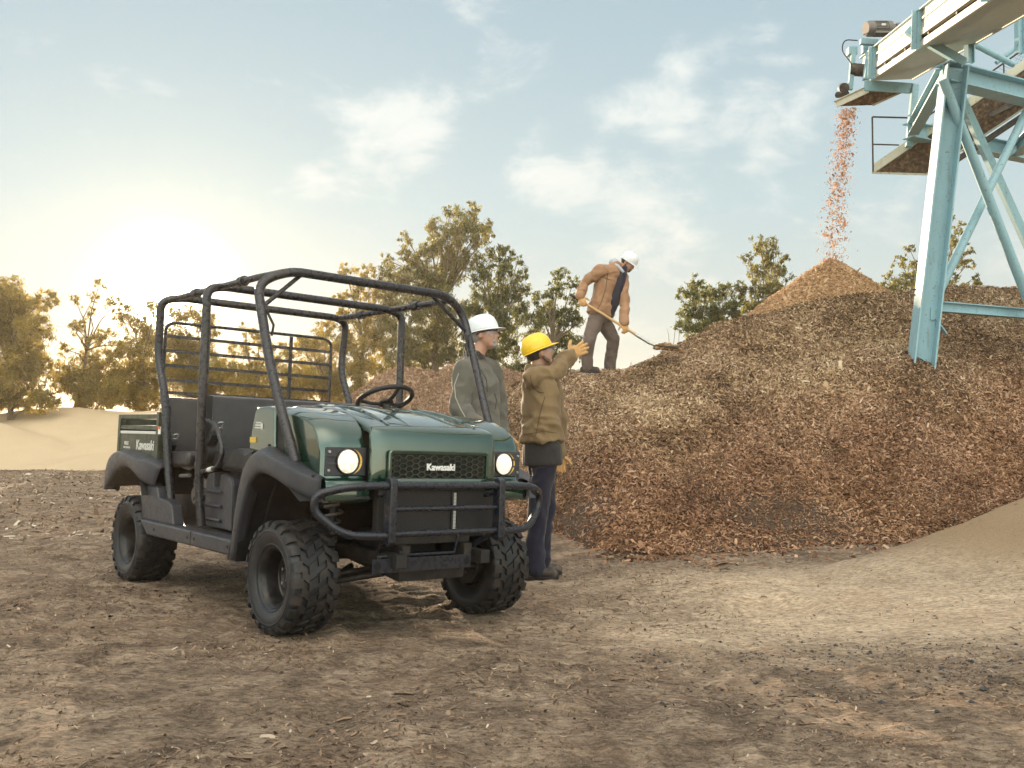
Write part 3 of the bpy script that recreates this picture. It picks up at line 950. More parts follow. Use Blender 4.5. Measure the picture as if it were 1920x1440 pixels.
tree('leafy_tree', 'dense dark tree at the far left edge beyond the sand pile', 'tree', 25.5,
     [(8, 545, 36), (-30, 600, 60), (45, 575, 34), (84, 562, 24), (20, 620, 46), (66, 615, 34), (30, 680, 46), (72, 665, 26), (60, 705, 28), (10, 735, 34), (40, 745, 22), (-50, 700, 60)], (12, 775), leaf_c, 1.15, drop=.1)
tree('leafy_tree', 'thin open tree with a leaning bare trunk left of the sun', 'tree', 27,
     [(142, 566, 14), (176, 556, 14), (168, 583, 13), (186, 532, 12), (140, 612, 17), (152, 604, 12), (196, 633, 24), (122, 655, 16), (158, 640, 12), (168, 688, 38), (118, 700, 28), (208, 670, 24), (232, 648, 20), (205, 712, 30), (215, 570, 18)], (118, 768), leaf_c, 0.85, trunk_r=.09)
tree('leafy_tree', 'bushy tree tinted by golden glow below the sun behind the cargo bed', 'tree', 29,
     [(236, 592, 22), (262, 614, 26), (285, 640, 30), (250, 660, 30), (262, 704, 38), (228, 706, 26), (300, 690, 34), (205, 740, 26), (290, 575, 18)], (262, 765), leaf_c, 0.95)
tree('leafy_tree', 'glow-tinted tree seen through the left part of the cab screen', 'tree', 28,
     [(345, 592, 26), (380, 600, 26), (330, 640, 38), (372, 655, 36), (350, 700, 44), (395, 620, 18), (405, 700, 34)], (352, 765), leaf_c, 1.1)
tree('leafy_tree', 'low spreading tree seen through the middle of the cab screen', 'tree', 27,
     [(462, 618, 14), (484, 628, 18), (452, 652, 22), (500, 648, 22), (478, 672, 16), (428, 688, 28), (470, 706, 32), (515, 690, 30), (540, 655, 22), (560, 700, 32), (445, 735, 28), (505, 735, 32)], (478, 770), leaf_c, 0.9)
tree('leafy_tree', 'rounded tree behind the right end of the cab screen', 'tree', 29,
     [(590, 640, 26), (612, 615, 22), (570, 645, 20), (600, 676, 32), (575, 715, 34), (620, 715, 34), (630, 650, 22)], (600, 772), leaf_c, 1.0)
tree('leafy_tree', 'tree with a tufted top just left of the tall eucalyptus', 'tree', 28,
     [(648, 508, 16), (688, 512, 20), (640, 552, 16), (668, 548, 22), (700, 545, 24), (648, 590, 24), (690, 592, 30), (655, 640, 32), (705, 640, 34), (672, 684, 36), (718, 690, 32)], (680, 770), leaf_c, 0.9)
tree('eucalyptus_tree', 'tallest eucalyptus rising above the middle of the roll cage', 'tree', 27,
     [(845, 398, 20), (815, 424, 22), (884, 394, 20), (908, 422, 18), (868, 422, 30), (838, 446, 30), (890, 444, 26), (916, 440, 14), (808, 462, 24), (762, 448, 16), (758, 474, 18), (784, 492, 28), (845, 482, 34), (880, 486, 24),
      (725, 486, 15), (728, 512, 22), (756, 528, 30), (800, 528, 34), (842, 522, 30), (740, 566, 34), (785, 572, 36), (832, 570, 34), (735, 616, 36), (780, 622, 38), (828, 618, 36), (752, 664, 34), (800, 668, 38), (845, 660, 32)], (818, 775), leaf_a, 0.92, trunk_r=.15, drop=.5)
tree('eucalyptus_tree', 'grey green eucalyptus behind the white helmeted man', 'tree', 26,
     [(948, 470, 18), (972, 486, 14), (920, 478, 18), (940, 502, 26), (975, 514, 18), (904, 512, 24), (985, 540, 16), (948, 546, 32), (908, 556, 32), (880, 590, 30), (940, 594, 34), (976, 585, 26), (900, 634, 36), (950, 640, 32), (880, 665, 30), (925, 672, 30)], (925, 770), leaf_b, 0.95, trunk_r=.12, drop=.5)
tree('eucalyptus_tree', 'green eucalyptus behind the yellow helmeted man', 'tree', 26,
     [(1052, 516, 18), (1074, 532, 17), (1044, 546, 22), (1012, 560, 18), (1078, 562, 16), (1030, 590, 32), (1000, 598, 22), (1062, 594, 24), (1084, 600, 16), (1010, 640, 32), (1052, 640, 30), (1084, 650, 24), (1030, 676, 26)], (1030, 770), leaf_b, 1.0, trunk_r=.12, drop=.4)
tree('leafy_tree', 'low round green tree right of the shoveller on the skyline', 'tree', 27,
     [(1308, 530, 18), (1290, 553, 22), (1326, 550, 24), (1356, 545, 22), (1384, 540, 17), (1300, 584, 26), (1340, 584, 30), (1376, 575, 24), (1284, 612, 18), (1318, 612, 22), (1272, 585, 10)], (1330, 700), leaf_b, 1.15)
tree('eucalyptus_tree', 'slender tree with upright top left of the fresh cone', 'tree', 27,
     [(1424, 456, 18), (1450, 462, 18), (1404, 478, 14), (1436, 484, 24), (1468, 488, 16), (1420, 508, 22), (1456, 512, 22), (1476, 520, 12), (1434, 534, 24), (1462, 542, 18), (1408, 545, 18), (1430, 564, 22), (1396, 566, 18), (1408, 584, 24), (1392, 604, 22)], (1438, 700), leaf_a, 0.9, drop=.4)
tree('eucalyptus_tree', 'airy tree behind the turquoise tower leg', 'tree', 26,
     [(1778, 414, 14), (1800, 424, 12), (1762, 440, 18), (1796, 452, 20), (1820, 468, 14), (1748, 474, 20), (1784, 484, 24), (1812, 498, 16), (1828, 520, 11), (1706, 468, 14), (1688, 494, 16), (1716, 502, 18), (1668, 520, 14), (1742, 514, 22), (1780, 520, 20), (1700, 530, 14), (1656, 530, 9)], (1760, 690), leaf_a, 0.75, drop=.3)
# dry stalks on the pile's edge
m_ = MB()
for px, py, h in ((1262, 640, 45), (1255, 642, 28), (1272, 636, 24), (1186, 690, 10), (1178, 690, 14), (1290, 620, 20)):
    p = at(px, py, 13.4); q = at(px + random.uniform(-8, 6), py - h, 13.4)
    m_.tube([p - Vector((0, 0, .1)), p.lerp(q, .5) + Vector((.01, 0, 0)), q], [.004, .003, .0015], 4)
tag(m_.build('dry_weeds', bark), 'few dry weed stalks on the crest beside the shovel blade', 'weeds', kind='stuff')

# ------------------------------------------------------------------ utility vehicle (x forward from the front axle, y to its left, z up)
def lampmat():
    m, t, b, out = newmat('headlight_lens')
    co = objco(t)
    v = t.n('ShaderNodeTexVoronoi', feature='F1', ins={'Vector': co, 'Scale': 62.0})
    r = t.math('MULTIPLY', t.maprange(v.outputs['Distance'], 0.0, 0.75, 1.0, 0.35), 1.0)
    c = t.mix(v.outputs['Distance'], (1.0, 0.92, 0.74), (1.0, 0.62, 0.30))
    t.put(b.inputs['Base Color'], (0.8, 0.78, 0.72))
    b.inputs['Roughness'].default_value = 0.15
    t.put(b.inputs['Emission Color'], c)
    t.put(b.inputs['Emission Strength'], t.math('MULTIPLY', r, 0.36))
    return m
M['lens'] = lampmat()
def meshmat():
    m, t, b, out = newmat('radiator_screen')
    co = objco(t)
    w = t.vmath('MULTIPLY', co, (1, 1.0, 1.9)).outputs[0]
    v = t.n('ShaderNodeTexVoronoi', feature='DISTANCE_TO_EDGE', ins={'Vector': w, 'Scale': 62.0, 'Randomness': 0.25})
    f = t.maprange(v.outputs['Distance'], 0.05, 0.11)
    t.put(b.inputs['Base Color'], t.mix(f, (0.10, 0.09, 0.085), (0.006, 0.005, 0.005)))
    b.inputs['Roughness'].default_value = 0.5
    bump(t, b, t.math('SUBTRACT', 1.0, f), 0.8, 0.004)
    return m
M['screen'] = simple('radiator_screen', (0.022, 0.020, 0.020), 0.5, 0.2, 0.15, 40, bmp=0.6, bscale=260)
M['under2'] = simple('radiator_core', (0.02, 0.018, 0.017), 0.6, 0.3, 0.3, 60)

veh = empty('utility_vehicle', VO, VROT)
tag(veh, 'dark green two-row utility vehicle with black roll cage, brush guard and lit round headlights', 'utility vehicle')


def text_mesh(name, body, size, T, mat, parent, ext=0.002, bold=0.012, shear=0.0, squash=1.0):
    cu = bpy.data.curves.new(name, 'FONT')
    cu.body = body; cu.size = size; cu.extrude = ext; cu.offset = bold * size; cu.shear = shear
    cu.align_x = 'CENTER'; cu.align_y = 'CENTER'
    cu.space_character = 1.0
    tmp = bpy.data.objects.new(name + '_tmp', cu)
    C.objects.link(tmp)
    dg = bpy.context.evaluated_depsgraph_get()
    me = bpy.data.meshes.new_from_object(tmp.evaluated_get(dg))
    bpy.data.objects.remove(tmp); bpy.data.curves.remove(cu)
    me.transform(T @ Matrix.Diagonal((squash, 1, 1, 1)))
    me.materials.clear(); me.materials.append(mat)
    o = bpy.data.objects.new(name, me); C.objects.link(o)
    o.parent = parent
    return o


# ---- wheels
RT, WT = 0.292, 0.262
def make_wheel(side, x, yc):
    """side = -1 for the right of the vehicle"""
    hub = MB()
    hub.cur = 0
    hub.lathe([(0.0, side * 0.030), (0.030, side * 0.030), (0.033, side * 0.024), (0.033, -side * 0.02), (0.0, -side * 0.02)], 'y', n=20)
    for k in range(4):
        a = PI / 4 + k * PI / 2
        hub.cur = 1
        hub.cyl((0.052 * math.cos(a), side * 0.0, 0.052 * math.sin(a)), (0.052 * math.cos(a), side * 0.034, 0.052 * math.sin(a)), 0.009, 6)
    w = hub.build('wheel', [M['rim'], M['steel']], veh)
    w.location = (x, yc, RT)
    s = side
    rim = MB()
    rim.lathe([(0.0, s * .002), (0.075, s * .004), (0.082, s * .016), (0.100, s * .018), (0.112, -s * 0.004), (0.126, s * .012), (0.131, s * .070), (0.140, s * .092), (0.148, s * .100), (0.153, s * .103), (0.156, s * .098),
               (0.152, s * 0.088), (0.146, s * 0.06), (0.146, -s * .09), (0.13, -s * .095), (0.12, -s * .02), (0.0, -s * .02)], 'y', n=56)
    rim.build('rim', M['rim'], w)
    ty = MB()
    hw = WT / 2
    prof = [(0.146, -.090), (0.158, -.102), (0.180, -.116), (0.215, -.127), (0.245, -.128), (0.262, -.121), (0.272, -.108), (0.2765, -.06), (0.278, 0),
            (0.2765, .06), (0.272, .108), (0.262, .121), (0.245, .128), (0.215, .127), (0.180, .116), (0.158, .102), (0.146, .090)]
    ty.cur = 1
    ty.lathe(prof, 'y', n=72)
    # raised rings on the side wall
    for rr, yy in ((0.170, .1125), (0.236, .129)):
        ty.lathe([(rr - .004, side * yy), (rr, side * (yy + .0025)), (rr + .004, side * yy)], 'y', n=64)
    ty.cur = 0
    rnd = random.Random(3)
    nb = 22
    def lug(a, y0, y1, wa, h0, skew, shoulder=0):
        """block standing on the carcass between widths y0..y1"""
        vs = []
        for top in (0, 1):
            for (yy, aa) in ((y0, -wa), (y0, wa), (y1, wa), (y1, -wa)):
                f = (yy - y0) / (y1 - y0)
                ang = a + aa * (0.86 if top else 1.0) + skew * (f - .5)
                ax = abs(yy)
                crown = 0.2775 - 0.25 * max(0, ax - .07) ** 2 * 10 - (0.012 if ax > .115 else 0)
                r = crown - .006 + (h0 + .006) * top
                vs.append((r * math.cos(ang), yy * (0.985 if top else 1), r * math.sin(ang)))
        ty.add(vs, [(0, 1, 2, 3), (7, 6, 5, 4), (0, 4, 5, 1), (1, 5, 6, 2), (2, 6, 7, 3), (3, 7, 4, 0)])
    for k in range(nb):
        a = 2 * PI * k / nb
        for sg in (-1, 1):
            o_ = (0.5 if sg > 0 else 0) * 2 * PI / nb
            lug(a + o_, sg * .004, sg * .050, 0.092, .0135, sg * 0.10)
            lug(a + o_ + PI / nb * .9, sg * .052, sg * .090, 0.085, .0135, -sg * 0.10)
            # shoulder lug bending over the side
            aa = a + o_ + 0.02
            w_ = 0.098 if k % 2 else 0.080
            vs = []
            for (r, yy, ww) in ((0.2905, .082, w_), (0.2895, .112, w_), (0.279, .1285, w_ * .95), (0.254, .1335, w_ * .7), (0.250, .122, w_ * .7), (0.262, .100, w_), (0.272, .082, w_)):
                vs.append((r * math.cos(aa - ww), sg * yy, r * math.sin(aa - ww)))
                vs.append((r * math.cos(aa + ww), sg * yy, r * math.sin(aa + ww)))
            fs = [(2 * i, 2 * i + 1, 2 * i + 3, 2 * i + 2) for i in range(6)] + [tuple(range(0, 14, 2)), tuple(range(13, 0, -2))]
            ty.add(vs, fs)
    o = ty.build('tyre', [M['rubber'], M['sidewall']], w, recalc=True)
    return w
for wx in (0.0, -2.165):
    for sd in (-1, 1):
        make_wheel(sd, wx, sd * (0.763 - 0.131))

# ---- chassis and running gear
mb = MB()
for sy in (-1, 1):
    mb.box((-1.0, sy * .27, .40), (2.95, .06, .07))
    mb.box((0.30, sy * .20, .42), (.22, .05, .10))
mb.box((-1.05, 0, .36), (1.75, .95, .035))
mb.box((.12, 0, .36), (.50, .42, .10), rot=(0, .12, 0))
mb.box((0.02, 0, .42), (.26, .34, .20))
mb.box((0.33, 0, .52), (.05, .50, .10))
mb.box((-2.2, 0, .50), (.75, .60, .16))
mb.box((-1.75, .0, .52), (.45, .9, .22))
mb.cyl((-2.165, -.55, RT), (-2.165, .55, RT), .045, 14)
mb.box((-2.165, 0, RT + .01), (.22, .24, .20))
mb.cyl((0, -.50, RT), (0, .50, RT), .022, 12)
for sy in (-1, 1):
    mb.lathe([(0.0, sy * .50), (.11, sy * .50), (.11, sy * .56), (0, sy * .58)], 'y', (0, 0, RT), 24)
    mb.lathe([(0.0, sy * .50), (.12, sy * .50), (.12, sy * .56), (0, sy * .58)], 'y', (-2.165, 0, RT), 24)
    # lower arms and struts
    mb.tube([(.16, sy * .17, .30), (.05, sy * .34, .265), (.0, sy * .52, .24)], .018, 10)
    mb.tube([(-.18, sy * .17, .30), (-.06, sy * .34, .265), (.0, sy * .52, .24)], .018, 10)
    mb.tube([(.10, sy * .12, .34), (.09, sy * .5, .29)], .011, 8)
    mb.cyl((0, sy * .47, .27), (-.03, sy * .36, .74), .022, 12)
mb.build('chassis', M['under'], veh, bevel=.004)
# coil springs
for sy in (-1, 1):
    mb = MB()
    p0, p1 = Vector((-.004, sy * .455, .36)), Vector((-.027, sy * .38, .66))
    n = 70
    pts = []
    for i in range(n + 1):
        u = i / n; a = u * 2 * PI * 6
        pts.append(p0.lerp(p1, u) + Vector((math.cos(a) * .05, math.sin(a) * .05, 0)))
    mb.tube(pts, .0075, 6)
    mb.build('coil_spring', M['metalgrey'], veh)
# inner dark body that fills the gaps between panels
mb = MB()
mb.prism([(-.40, .42), (-.34, 1.10), (-.15, 1.13), (.10, 1.07), (.26, .98), (.30, .82), (.30, .78), (.1, .70), (-.22, .62)], 'xz', -.38, .38)
mb.prism([(-.54, .36), (-.36, .36), (-.30, .62), (-.20, .78), (-.02, .84), (.22, .80), (.26, .97), (.05, 1.06), (-.30, 1.12), (-.50, 1.0)], 'xz', -.635, -.40)
mb.prism([(-.54, .36), (-.36, .36), (-.30, .62), (-.20, .78), (-.02, .84), (.22, .80), (.26, .97), (.05, 1.06), (-.30, 1.12), (-.50, 1.0)], 'xz', .40, .635)
mb.build('inner_body', M['black'], veh, bevel=.006)

# ---- hood
def hw_(x):
    return 0.345 + (x + .33) / .68 * .062
prof = [(-.36, 1.170), (-.34, 1.192), (-.18, 1.186), (.00, 1.163), (.16, 1.130), (.29, 1.095), (.350, 1.074), (.369, 1.062), (.379, 1.040), (.386, 1.0), (.390, .95), (.394, .86), (.394, .80), (.385, .785)]
mb = MB()
rows = []
ys_ = [-1, -.985, -.93, -.86, -.6, -.3, 0, .3, .6, .86, .93, .985, 1]
for (x, z) in prof:
    row = []
    for u in ys_:
        w = hw_(min(x, .35))
        e = abs(u)
        dz = -.040 if e >= 1 else (-.012 if e > .98 else (-.004 if e > .92 else 0))
        crown = .012 * (1 - u * u)
        front = sstep(.34, .385, np.array([x]))[0]
        # on the front face the same rounding goes backwards
        row.append((x + dz * front - (0.010 * u * u) * front, u * w, z + (dz + crown) * (1 - front)))
    rows.append(row)
mb.grid(rows)
mb.sharp = 50
hood = mb.build('hood', M['paint'], veh, recalc=False, sub=2)
so = hood.modifiers.new('thick', 'SOLIDIFY'); so.thickness = .006; so.offset = -1
# fix the facing of the sheet
hood.data.flip_normals() if hood.data.polygons[10].normal.z < 0 else None
# raised ribs along the hood
for yb, yf in ((-.245, -.285), (-.120, -.150), (.120, .150), (.245, .285)):
    mb = MB()
    r_ = []
    for i in range(13):
        u = i / 12
        x = -.30 + u * .62
        z = float(np.interp(x, [p[0] for p in prof[1:8]], [p[1] for p in prof[1:8]])) + .0095
        y = yb + (yf - yb) * u
        hgt = .008 * math.sin(PI * min(1, max(0.02, u))) ** .3
        r_.append([(x, y - .014, z - .004), (x, y - .008, z + hgt * .8), (x, y + .002, z + hgt), (x, y + .012, z - .004)])
    mb.grid(r_)
    mb.build('hood_rib', M['paint'], hood, recalc=True)

# ---- side cowls around the headlights
for sy, nm in ((-1, 'side_cowl'), (1, 'side_cowl')):
    mb = MB()
    pr = [(-.13, 1.172), (.00, 1.158), (.12, 1.136), (.20, 1.108), (.262, 1.065), (.290, 1.015), (.300, .975), (.302, .825), (.312, .808), (.335, .800), (.338, .792), (.330, .690), (.24, .690), (.20, .80), (-.02, .90), (-.10, .92)]
    NY = [0, .25, .5, .75, .90, 1]
    def yin(x): return hw_(min(x, .35)) + .010
    vs = []; n = len(pr)
    rings = []
    for u in NY:
        ring = []
        for (x, z) in pr:
            y0 = yin(x); y1 = .655 if z > .81 else .640
            # the top outer corner is rounded down; the side leans out a little lower down
            k = max(0.0, (u - .70) / .30)
            top = 1 if z > .93 else 0
            zz = z - top * .035 * k ** 2
            xx = x - (.022 * k ** 2 if x > .25 else 0)
            ring.append((xx, sy * (y0 + (y1 - y0) * u), zz))
        rings.append(ring)
    mb.rings(rings)
    mb.sharp = 40
    o = mb.build(nm, M['paint'], veh, bevel=.007, seg=3)
    # green door-side piece behind the roll bar
    mb = MB()
    mb.prism([(-.535, .93), (-.50, 1.09), (-.478, 1.150), (-.455, 1.172), (-.30, 1.178), (-.235, 1.165), (-.215, .90)], 'xz', sy * .40, sy * .655)
    o = mb.build('cowl_side', M['paint'], veh, bevel=.016, seg=3)
    if sy < 0:
        mb = MB(); mb.box((-.475, -.6575, .990), (.075, .004, .030)); mb.build('warning_label', M['yellow'], o)
        mb = MB()
        for q in range(3):
            mb.box((-.415, -.6575, 1.058 + q * .014), (.085 - .01 * q, .003, .007))
        mb.box((-.372, -.6575, 1.066), (.022, .003, .034))
        mb.build('badge', M['mutedwhite'], o)

# dashboard cowl behind the hood
mb = MB()
mb.prism([(-.60, 1.04), (-.62, 1.16), (-.56, 1.188), (-.45, 1.196), (-.36, 1.190), (-.34, 1.10), (-.40, .95)], 'xz', -.40, .63)
mb.build('dashboard', M['plastic'], veh, bevel=.02, seg=3)
mb = MB()
mb.prism([(-.50, 1.170), (-.48, 1.200), (-.41, 1.210), (-.345, 1.196), (-.345, 1.165)], 'xz', -.30, -.10)
mb.build('hood_latch_cover', M['paint'], veh, bevel=.012, seg=3)

# ---- grille
def rrect(w, h, r, n=6):
    pts = []
    for cx, cy, a0 in ((w - r, h - r, 0), (-w + r, h - r, 90), (-w + r, -h + r, 180), (w - r, -h + r, 270)):
        for k in range(n + 1):
            a = math.radians(a0 + 90 * k / n)
            pts.append((cx + r * math.cos(a), cy + r * math.sin(a)))
    return pts
GZ, GX0 = .879, .392
mb = MB()
lo, li = rrect(.326, .082, .022), rrect(.308, .064, .012)
rg = []
for pts, xx in ((lo, 0), (lo, .012), ([(p[0] * .985, p[1] * .96) for p in lo], .017), (li, .015), (li, -.002)):
    rg.append([(GX0 + xx, p[0], GZ + p[1]) for p in pts])
mb.rings(rg, cap=False)
gr = mb.build('grille', M['paint'], veh, bevel=0)
mb = MB(); mb.box((GX0 + .001, 0, GZ), (.004, .614, .126)); mb.build('grille_backing', simple('black_void', (.004, .004, .004), .8), gr)
mb = MB()
cw, ch = .0515, .0285      # hexagon pitch
def seg_bar(a, b):
    a, b = Vector(a), Vector(b)
    if max(abs(a.y), abs(b.y)) > .308 or max(abs(a.z - GZ), abs(b.z - GZ)) > .0645: return
    d = (b - a).normalized(); nrm = Vector((0, -d.z, d.y)) * .0017
    f = Vector((.008, 0, 0))
    vs = [a - nrm, a + nrm, b + nrm, b - nrm]; vs += [q + f for q in vs]
    mb.add(vs, [(4, 5, 6, 7), (0, 1, 5, 4), (3, 2, 6, 7), (1, 2, 6, 5), (0, 3, 7, 4)])
for col_ in range(-8, 9):
    for row_ in range(-4, 5):
        cy = col_ * cw * .76; cz = GZ + row_ * ch + (ch / 2 if col_ % 2 else 0)
        hx = [(cy - cw * .25, cz - ch / 2), (cy + cw * .25, cz - ch / 2), (cy + cw * .51, cz), (cy + cw * .25, cz + ch / 2), (cy - cw * .25, cz + ch / 2), (cy - cw * .51, cz)]
        X_ = GX0 + .004
        for i in (0, 1, 2):
            seg_bar((X_, *hx[i]), (X_, *hx[(i + 1) % 6]))
mb.build('grille_mesh', M['bedpaint'], gr, recalc=False)
TXm = Matrix.Translation((GX0 + .016, 0.0, GZ - .004)) @ Matrix(((0, 0, 1, 0), (1, 0, 0, 0), (0, 1, 0, 0), (0, 0, 0, 1)))
text_mesh('maker_letters', 'Kawasaki', .050, TXm, M['white'], gr, ext=.003, bold=.022, squash=1.0)

# ---- headlights
for sy in (-1, 1):
    yc = sy * .512; zc = .897
    mb = MB()
    mb.box((.3055, sy * .520, zc), (.008, .232, .142))
    for (q, w) in ((.038, .03), (-.002, .03), (.040, 0), (-.045, 0)):
        if w: mb.box((.311, sy * (.605), zc + q - .012), (.006, .055, .012))
    hp = mb.build('headlight', M['plastic'], veh, bevel=.003)
    mb = MB()
    for dz in (-.047, .047):
        mb.lathe([(0, .012), (.006, .012), (.008, .008), (.008, 0)], 'x', (.305, sy * .618, zc + dz), 12)
    mb.each('screw', M['steel'], hp)
    mb = MB()
    mb.lathe([(.070, .000), (.068, .014), (.063, .017), (.060, .012), (.059, .004)], 'x', (.306, yc, zc), 40)
    mb.build('bezel', M['black'], hp)
    mb = MB()
    mb.lathe([(.060, .008), (.057, .012), (.045, .018), (.025, .022), (.0005, .023)], 'x', (.306, yc, zc), 40)
    mb.build('lens', M['lens'], hp)
    # lamp light reflected in the housing, painted as an amber crescent
    mb = MB()
    cr_ = []
    for k in range(17):
        a = math.radians(-62 + 124 * k / 16)
        wd_ = .013 * math.cos(a * 1.35) + .0015
        cr_.append([(.3105, yc + (.070) * math.cos(a), zc + .070 * math.sin(a)), (.3125, yc + (.070 + wd_) * math.cos(a), zc + (.070 + wd_ * .6) * math.sin(a))])
    mb.grid(cr_)
    mb.build('lamp_reflection', simple('amber_lamp_glow', (.85, .55, .12), .25, .2), hp)

# lower green valance panels beside the radiator
for sy in (-1, 1):
    mb = MB()
    mb.prism([(.334, .796), (.342, .77), (.340, .700), (.325, .694), (.325, .796)], 'xz', sy * .395, sy * .645)
    mb.build('valance', M['paint'], veh, bevel=.004)

# ---- radiator behind the guard
mb = MB()
mb.box((.33, 0, .640), (.05, .70, .235))
rad = mb.build('radiator', M['under2'], veh, bevel=.005)
mb = MB()
mb.box((.362, -.075, .645), (.006, .37, .205)); mb.box((.362, .275, .645), (.006, .255, .205))
mb.build('radiator_screen', M['screen'], rad)
mb = MB()
def hexnet(y0, y1, z0, z1, X_, cw, ch, th, dep):
    nc = int((y1 - y0) / (cw * .76)) + 1; nr = int((z1 - z0) / ch) + 1
    for c_ in range(nc):
        for r_ in range(nr):
            cy = y0 + c_ * cw * .76 + cw * .5; cz = z0 + r_ * ch + (ch / 2 if c_ % 2 else 0) + ch * .5
            hx = [(cy - cw * .25, cz - ch / 2), (cy + cw * .25, cz - ch / 2), (cy + cw * .51, cz), (cy + cw * .25, cz + ch / 2)]
            for i in (0, 1, 2):
                a, b_ = Vector((X_, *hx[i])), Vector((X_, *hx[i + 1]))
                if max(a.y, b_.y) > y1 or max(a.z, b_.z) > z1: continue
                d = (b_ - a).normalized(); nn = Vector((0, -d.z, d.y)) * th
                vs = [a - nn, a + nn, b_ + nn, b_ - nn]; vs += [q + Vector((dep, 0, 0)) for q in vs]
                mb.add(vs, [(4, 5, 6, 7), (0, 1, 5, 4), (3, 2, 6, 7)])
hexnet(-.255, .105, .545, .745, .3655, .020, .0125, .0011, .003)
hexnet(.155, .400, .545, .745, .3655, .020, .0125, .0011, .003)
mb.build('screen_net', M['plastic'], rad, recalc=False)
mb = MB()
for q in range(26):
    mb.box((.366, .128, .548 + q * .0075), (.010, .020, .0045))
mb.build('core_tank', M['mutedwhite'], rad)
mb = MB(); mb.box((.368, -.305, .640), (.006, .010, .20)); mb.build('edge_strip', M['steel'], rad)
mb = MB()
mb.box((.37, .11, .645), (.012, .012, .21)); mb.box((.37, .41, .645), (.012, .014, .22)); mb.box((.37, -.27, .645), (.012, .014, .22))
mb.box((.30, 0, .515), (.10, .78, .03))
mb.build('radiator_frame', M['black'], rad)

# ---- front plate with holes
mb = MB()
mb.box((.425, -.105, .377), (.010, .62, .072))
pl = mb.build('winch_plate', M['guard'], veh, bevel=.003)
mb = MB()
for yy, zz, r in ((-.385, .377, .020), (.175, .377, .020), (-.20, .392, .007), (-.20, .362, .007), (-.16, .392, .007), (-.10, .392, .012), (-.03, .392, .007), (-.03, .362, .007), (.02, .392, .007), (.045, .392, .007), (.02, .362, .007), (.045, .362, .007), (-.25, .39, .006), (-.25, .365, .006)):
    mb.disc((.4312, yy, zz), r, 'x', 16)
mb.each('bolt_hole', simple('hole_black', (.003, .003, .003), .9), pl, recalc=False)
mb = MB()
mb.tube([(.33, -.32, .41), (.41, -.28, .425), (.415, .10, .425), (.36, .17, .52), (.36, .18, .54)], .008, 8)
mb.cyl((.40, -.24, .435), (.42, -.24, .435), .013, 10)
mb.build('skid_bar', M['guard'], veh)

# ---- brush guard
mb = MB()
top, mid_, bot = .783, .665, .540
gx = .478
for sy in (-1, 1):
    mb.tube(fillet([(gx, sy * .30, top), (gx - .01, sy * .60, top - .005), (gx - .09, sy * .728, .735), (gx - .10, sy * .728, .655), (gx - .03, sy * .60, .540), (gx, sy * .345, .532)], .085, 7), .0205, 14)
mb.tube([(gx, -.36, top), (gx, .36, top)], .0215, 14)
mb.tube([(gx, -.35, mid_), (gx, .35, mid_)], .0135, 12)
mb.tube([(gx, -.35, bot), (gx, .35, bot)], .0165, 12)
guard = mb.build('brush_guard', M['guard'], veh)
for sy in (-1, 1):
    mb = MB()
    mb.prism(fillet_poly := [(gx - .030, .815), (gx - .005, .830), (gx + .028, .812), (gx + .030, .790), (gx + .030, .500), (gx + .006, .478), (gx - .034, .50), (gx - .034, .80)], 'xz', sy * .352 - .021, sy * .352 + .021)
    mb.build('upright', M['guard'], guard, bevel=.007, seg=3)
mb = MB()
for sy in (-1, 1):
    mb.tube([(gx - .02, sy * .352, .53), (.30, sy * .30, .44)], .016, 10)
    mb.tube([(gx - .03, sy * .352, .74), (.34, sy * .34, .72)], .012, 10)
mb.each('guard_mount', M['guard'], guard)

# ---- front fender flares
def flare(sts, name):
    for sy in (-1, 1):
        mb = MB()
        rows = []
        for T, Cr, I in sts:
            T, Cr, I = Vector(T), Vector(Cr), Vector(I)
            f = lambda p, y=None: (p.x, -sy * (p.y if y is None else y), p.z)
            m1 = T.lerp(Cr, .5) + Vector((0, 0, .003))
            rows.append([f(T + Vector((0, .03, -.03))), f(T), f(m1), f(Cr.lerp(T, .10)), f(Cr), f(Cr.lerp(I, .08)), f(Cr.lerp(I, .5) + Vector((0, -.003, 0))), f(I + Vector((0, 0, .006))), f(I + Vector((0, .010, -.002))), f(I + Vector((0, .07, .012)))])
        mb.grid(rows)
        mb.sharp = 60
        o = mb.build(name, M['plastic'], veh, recalc=True, sub=1)
        so = o.modifiers.new('t', 'SOLIDIFY'); so.thickness = .004; so.offset = 0
        mb = MB()
        for (x, y, z) in ((-.16, -.712, .965), (.33, -.712, .826), (-.372, -.782, .50)) if name == 'front_fender' else ((-2.30, -.755, .86), (-2.0, -.76, .80)):
            mb.ellipsoid((x, -sy * y, z), (.010, .010, .006))
        mb.each('fastener', M['black'], o)
        yield o
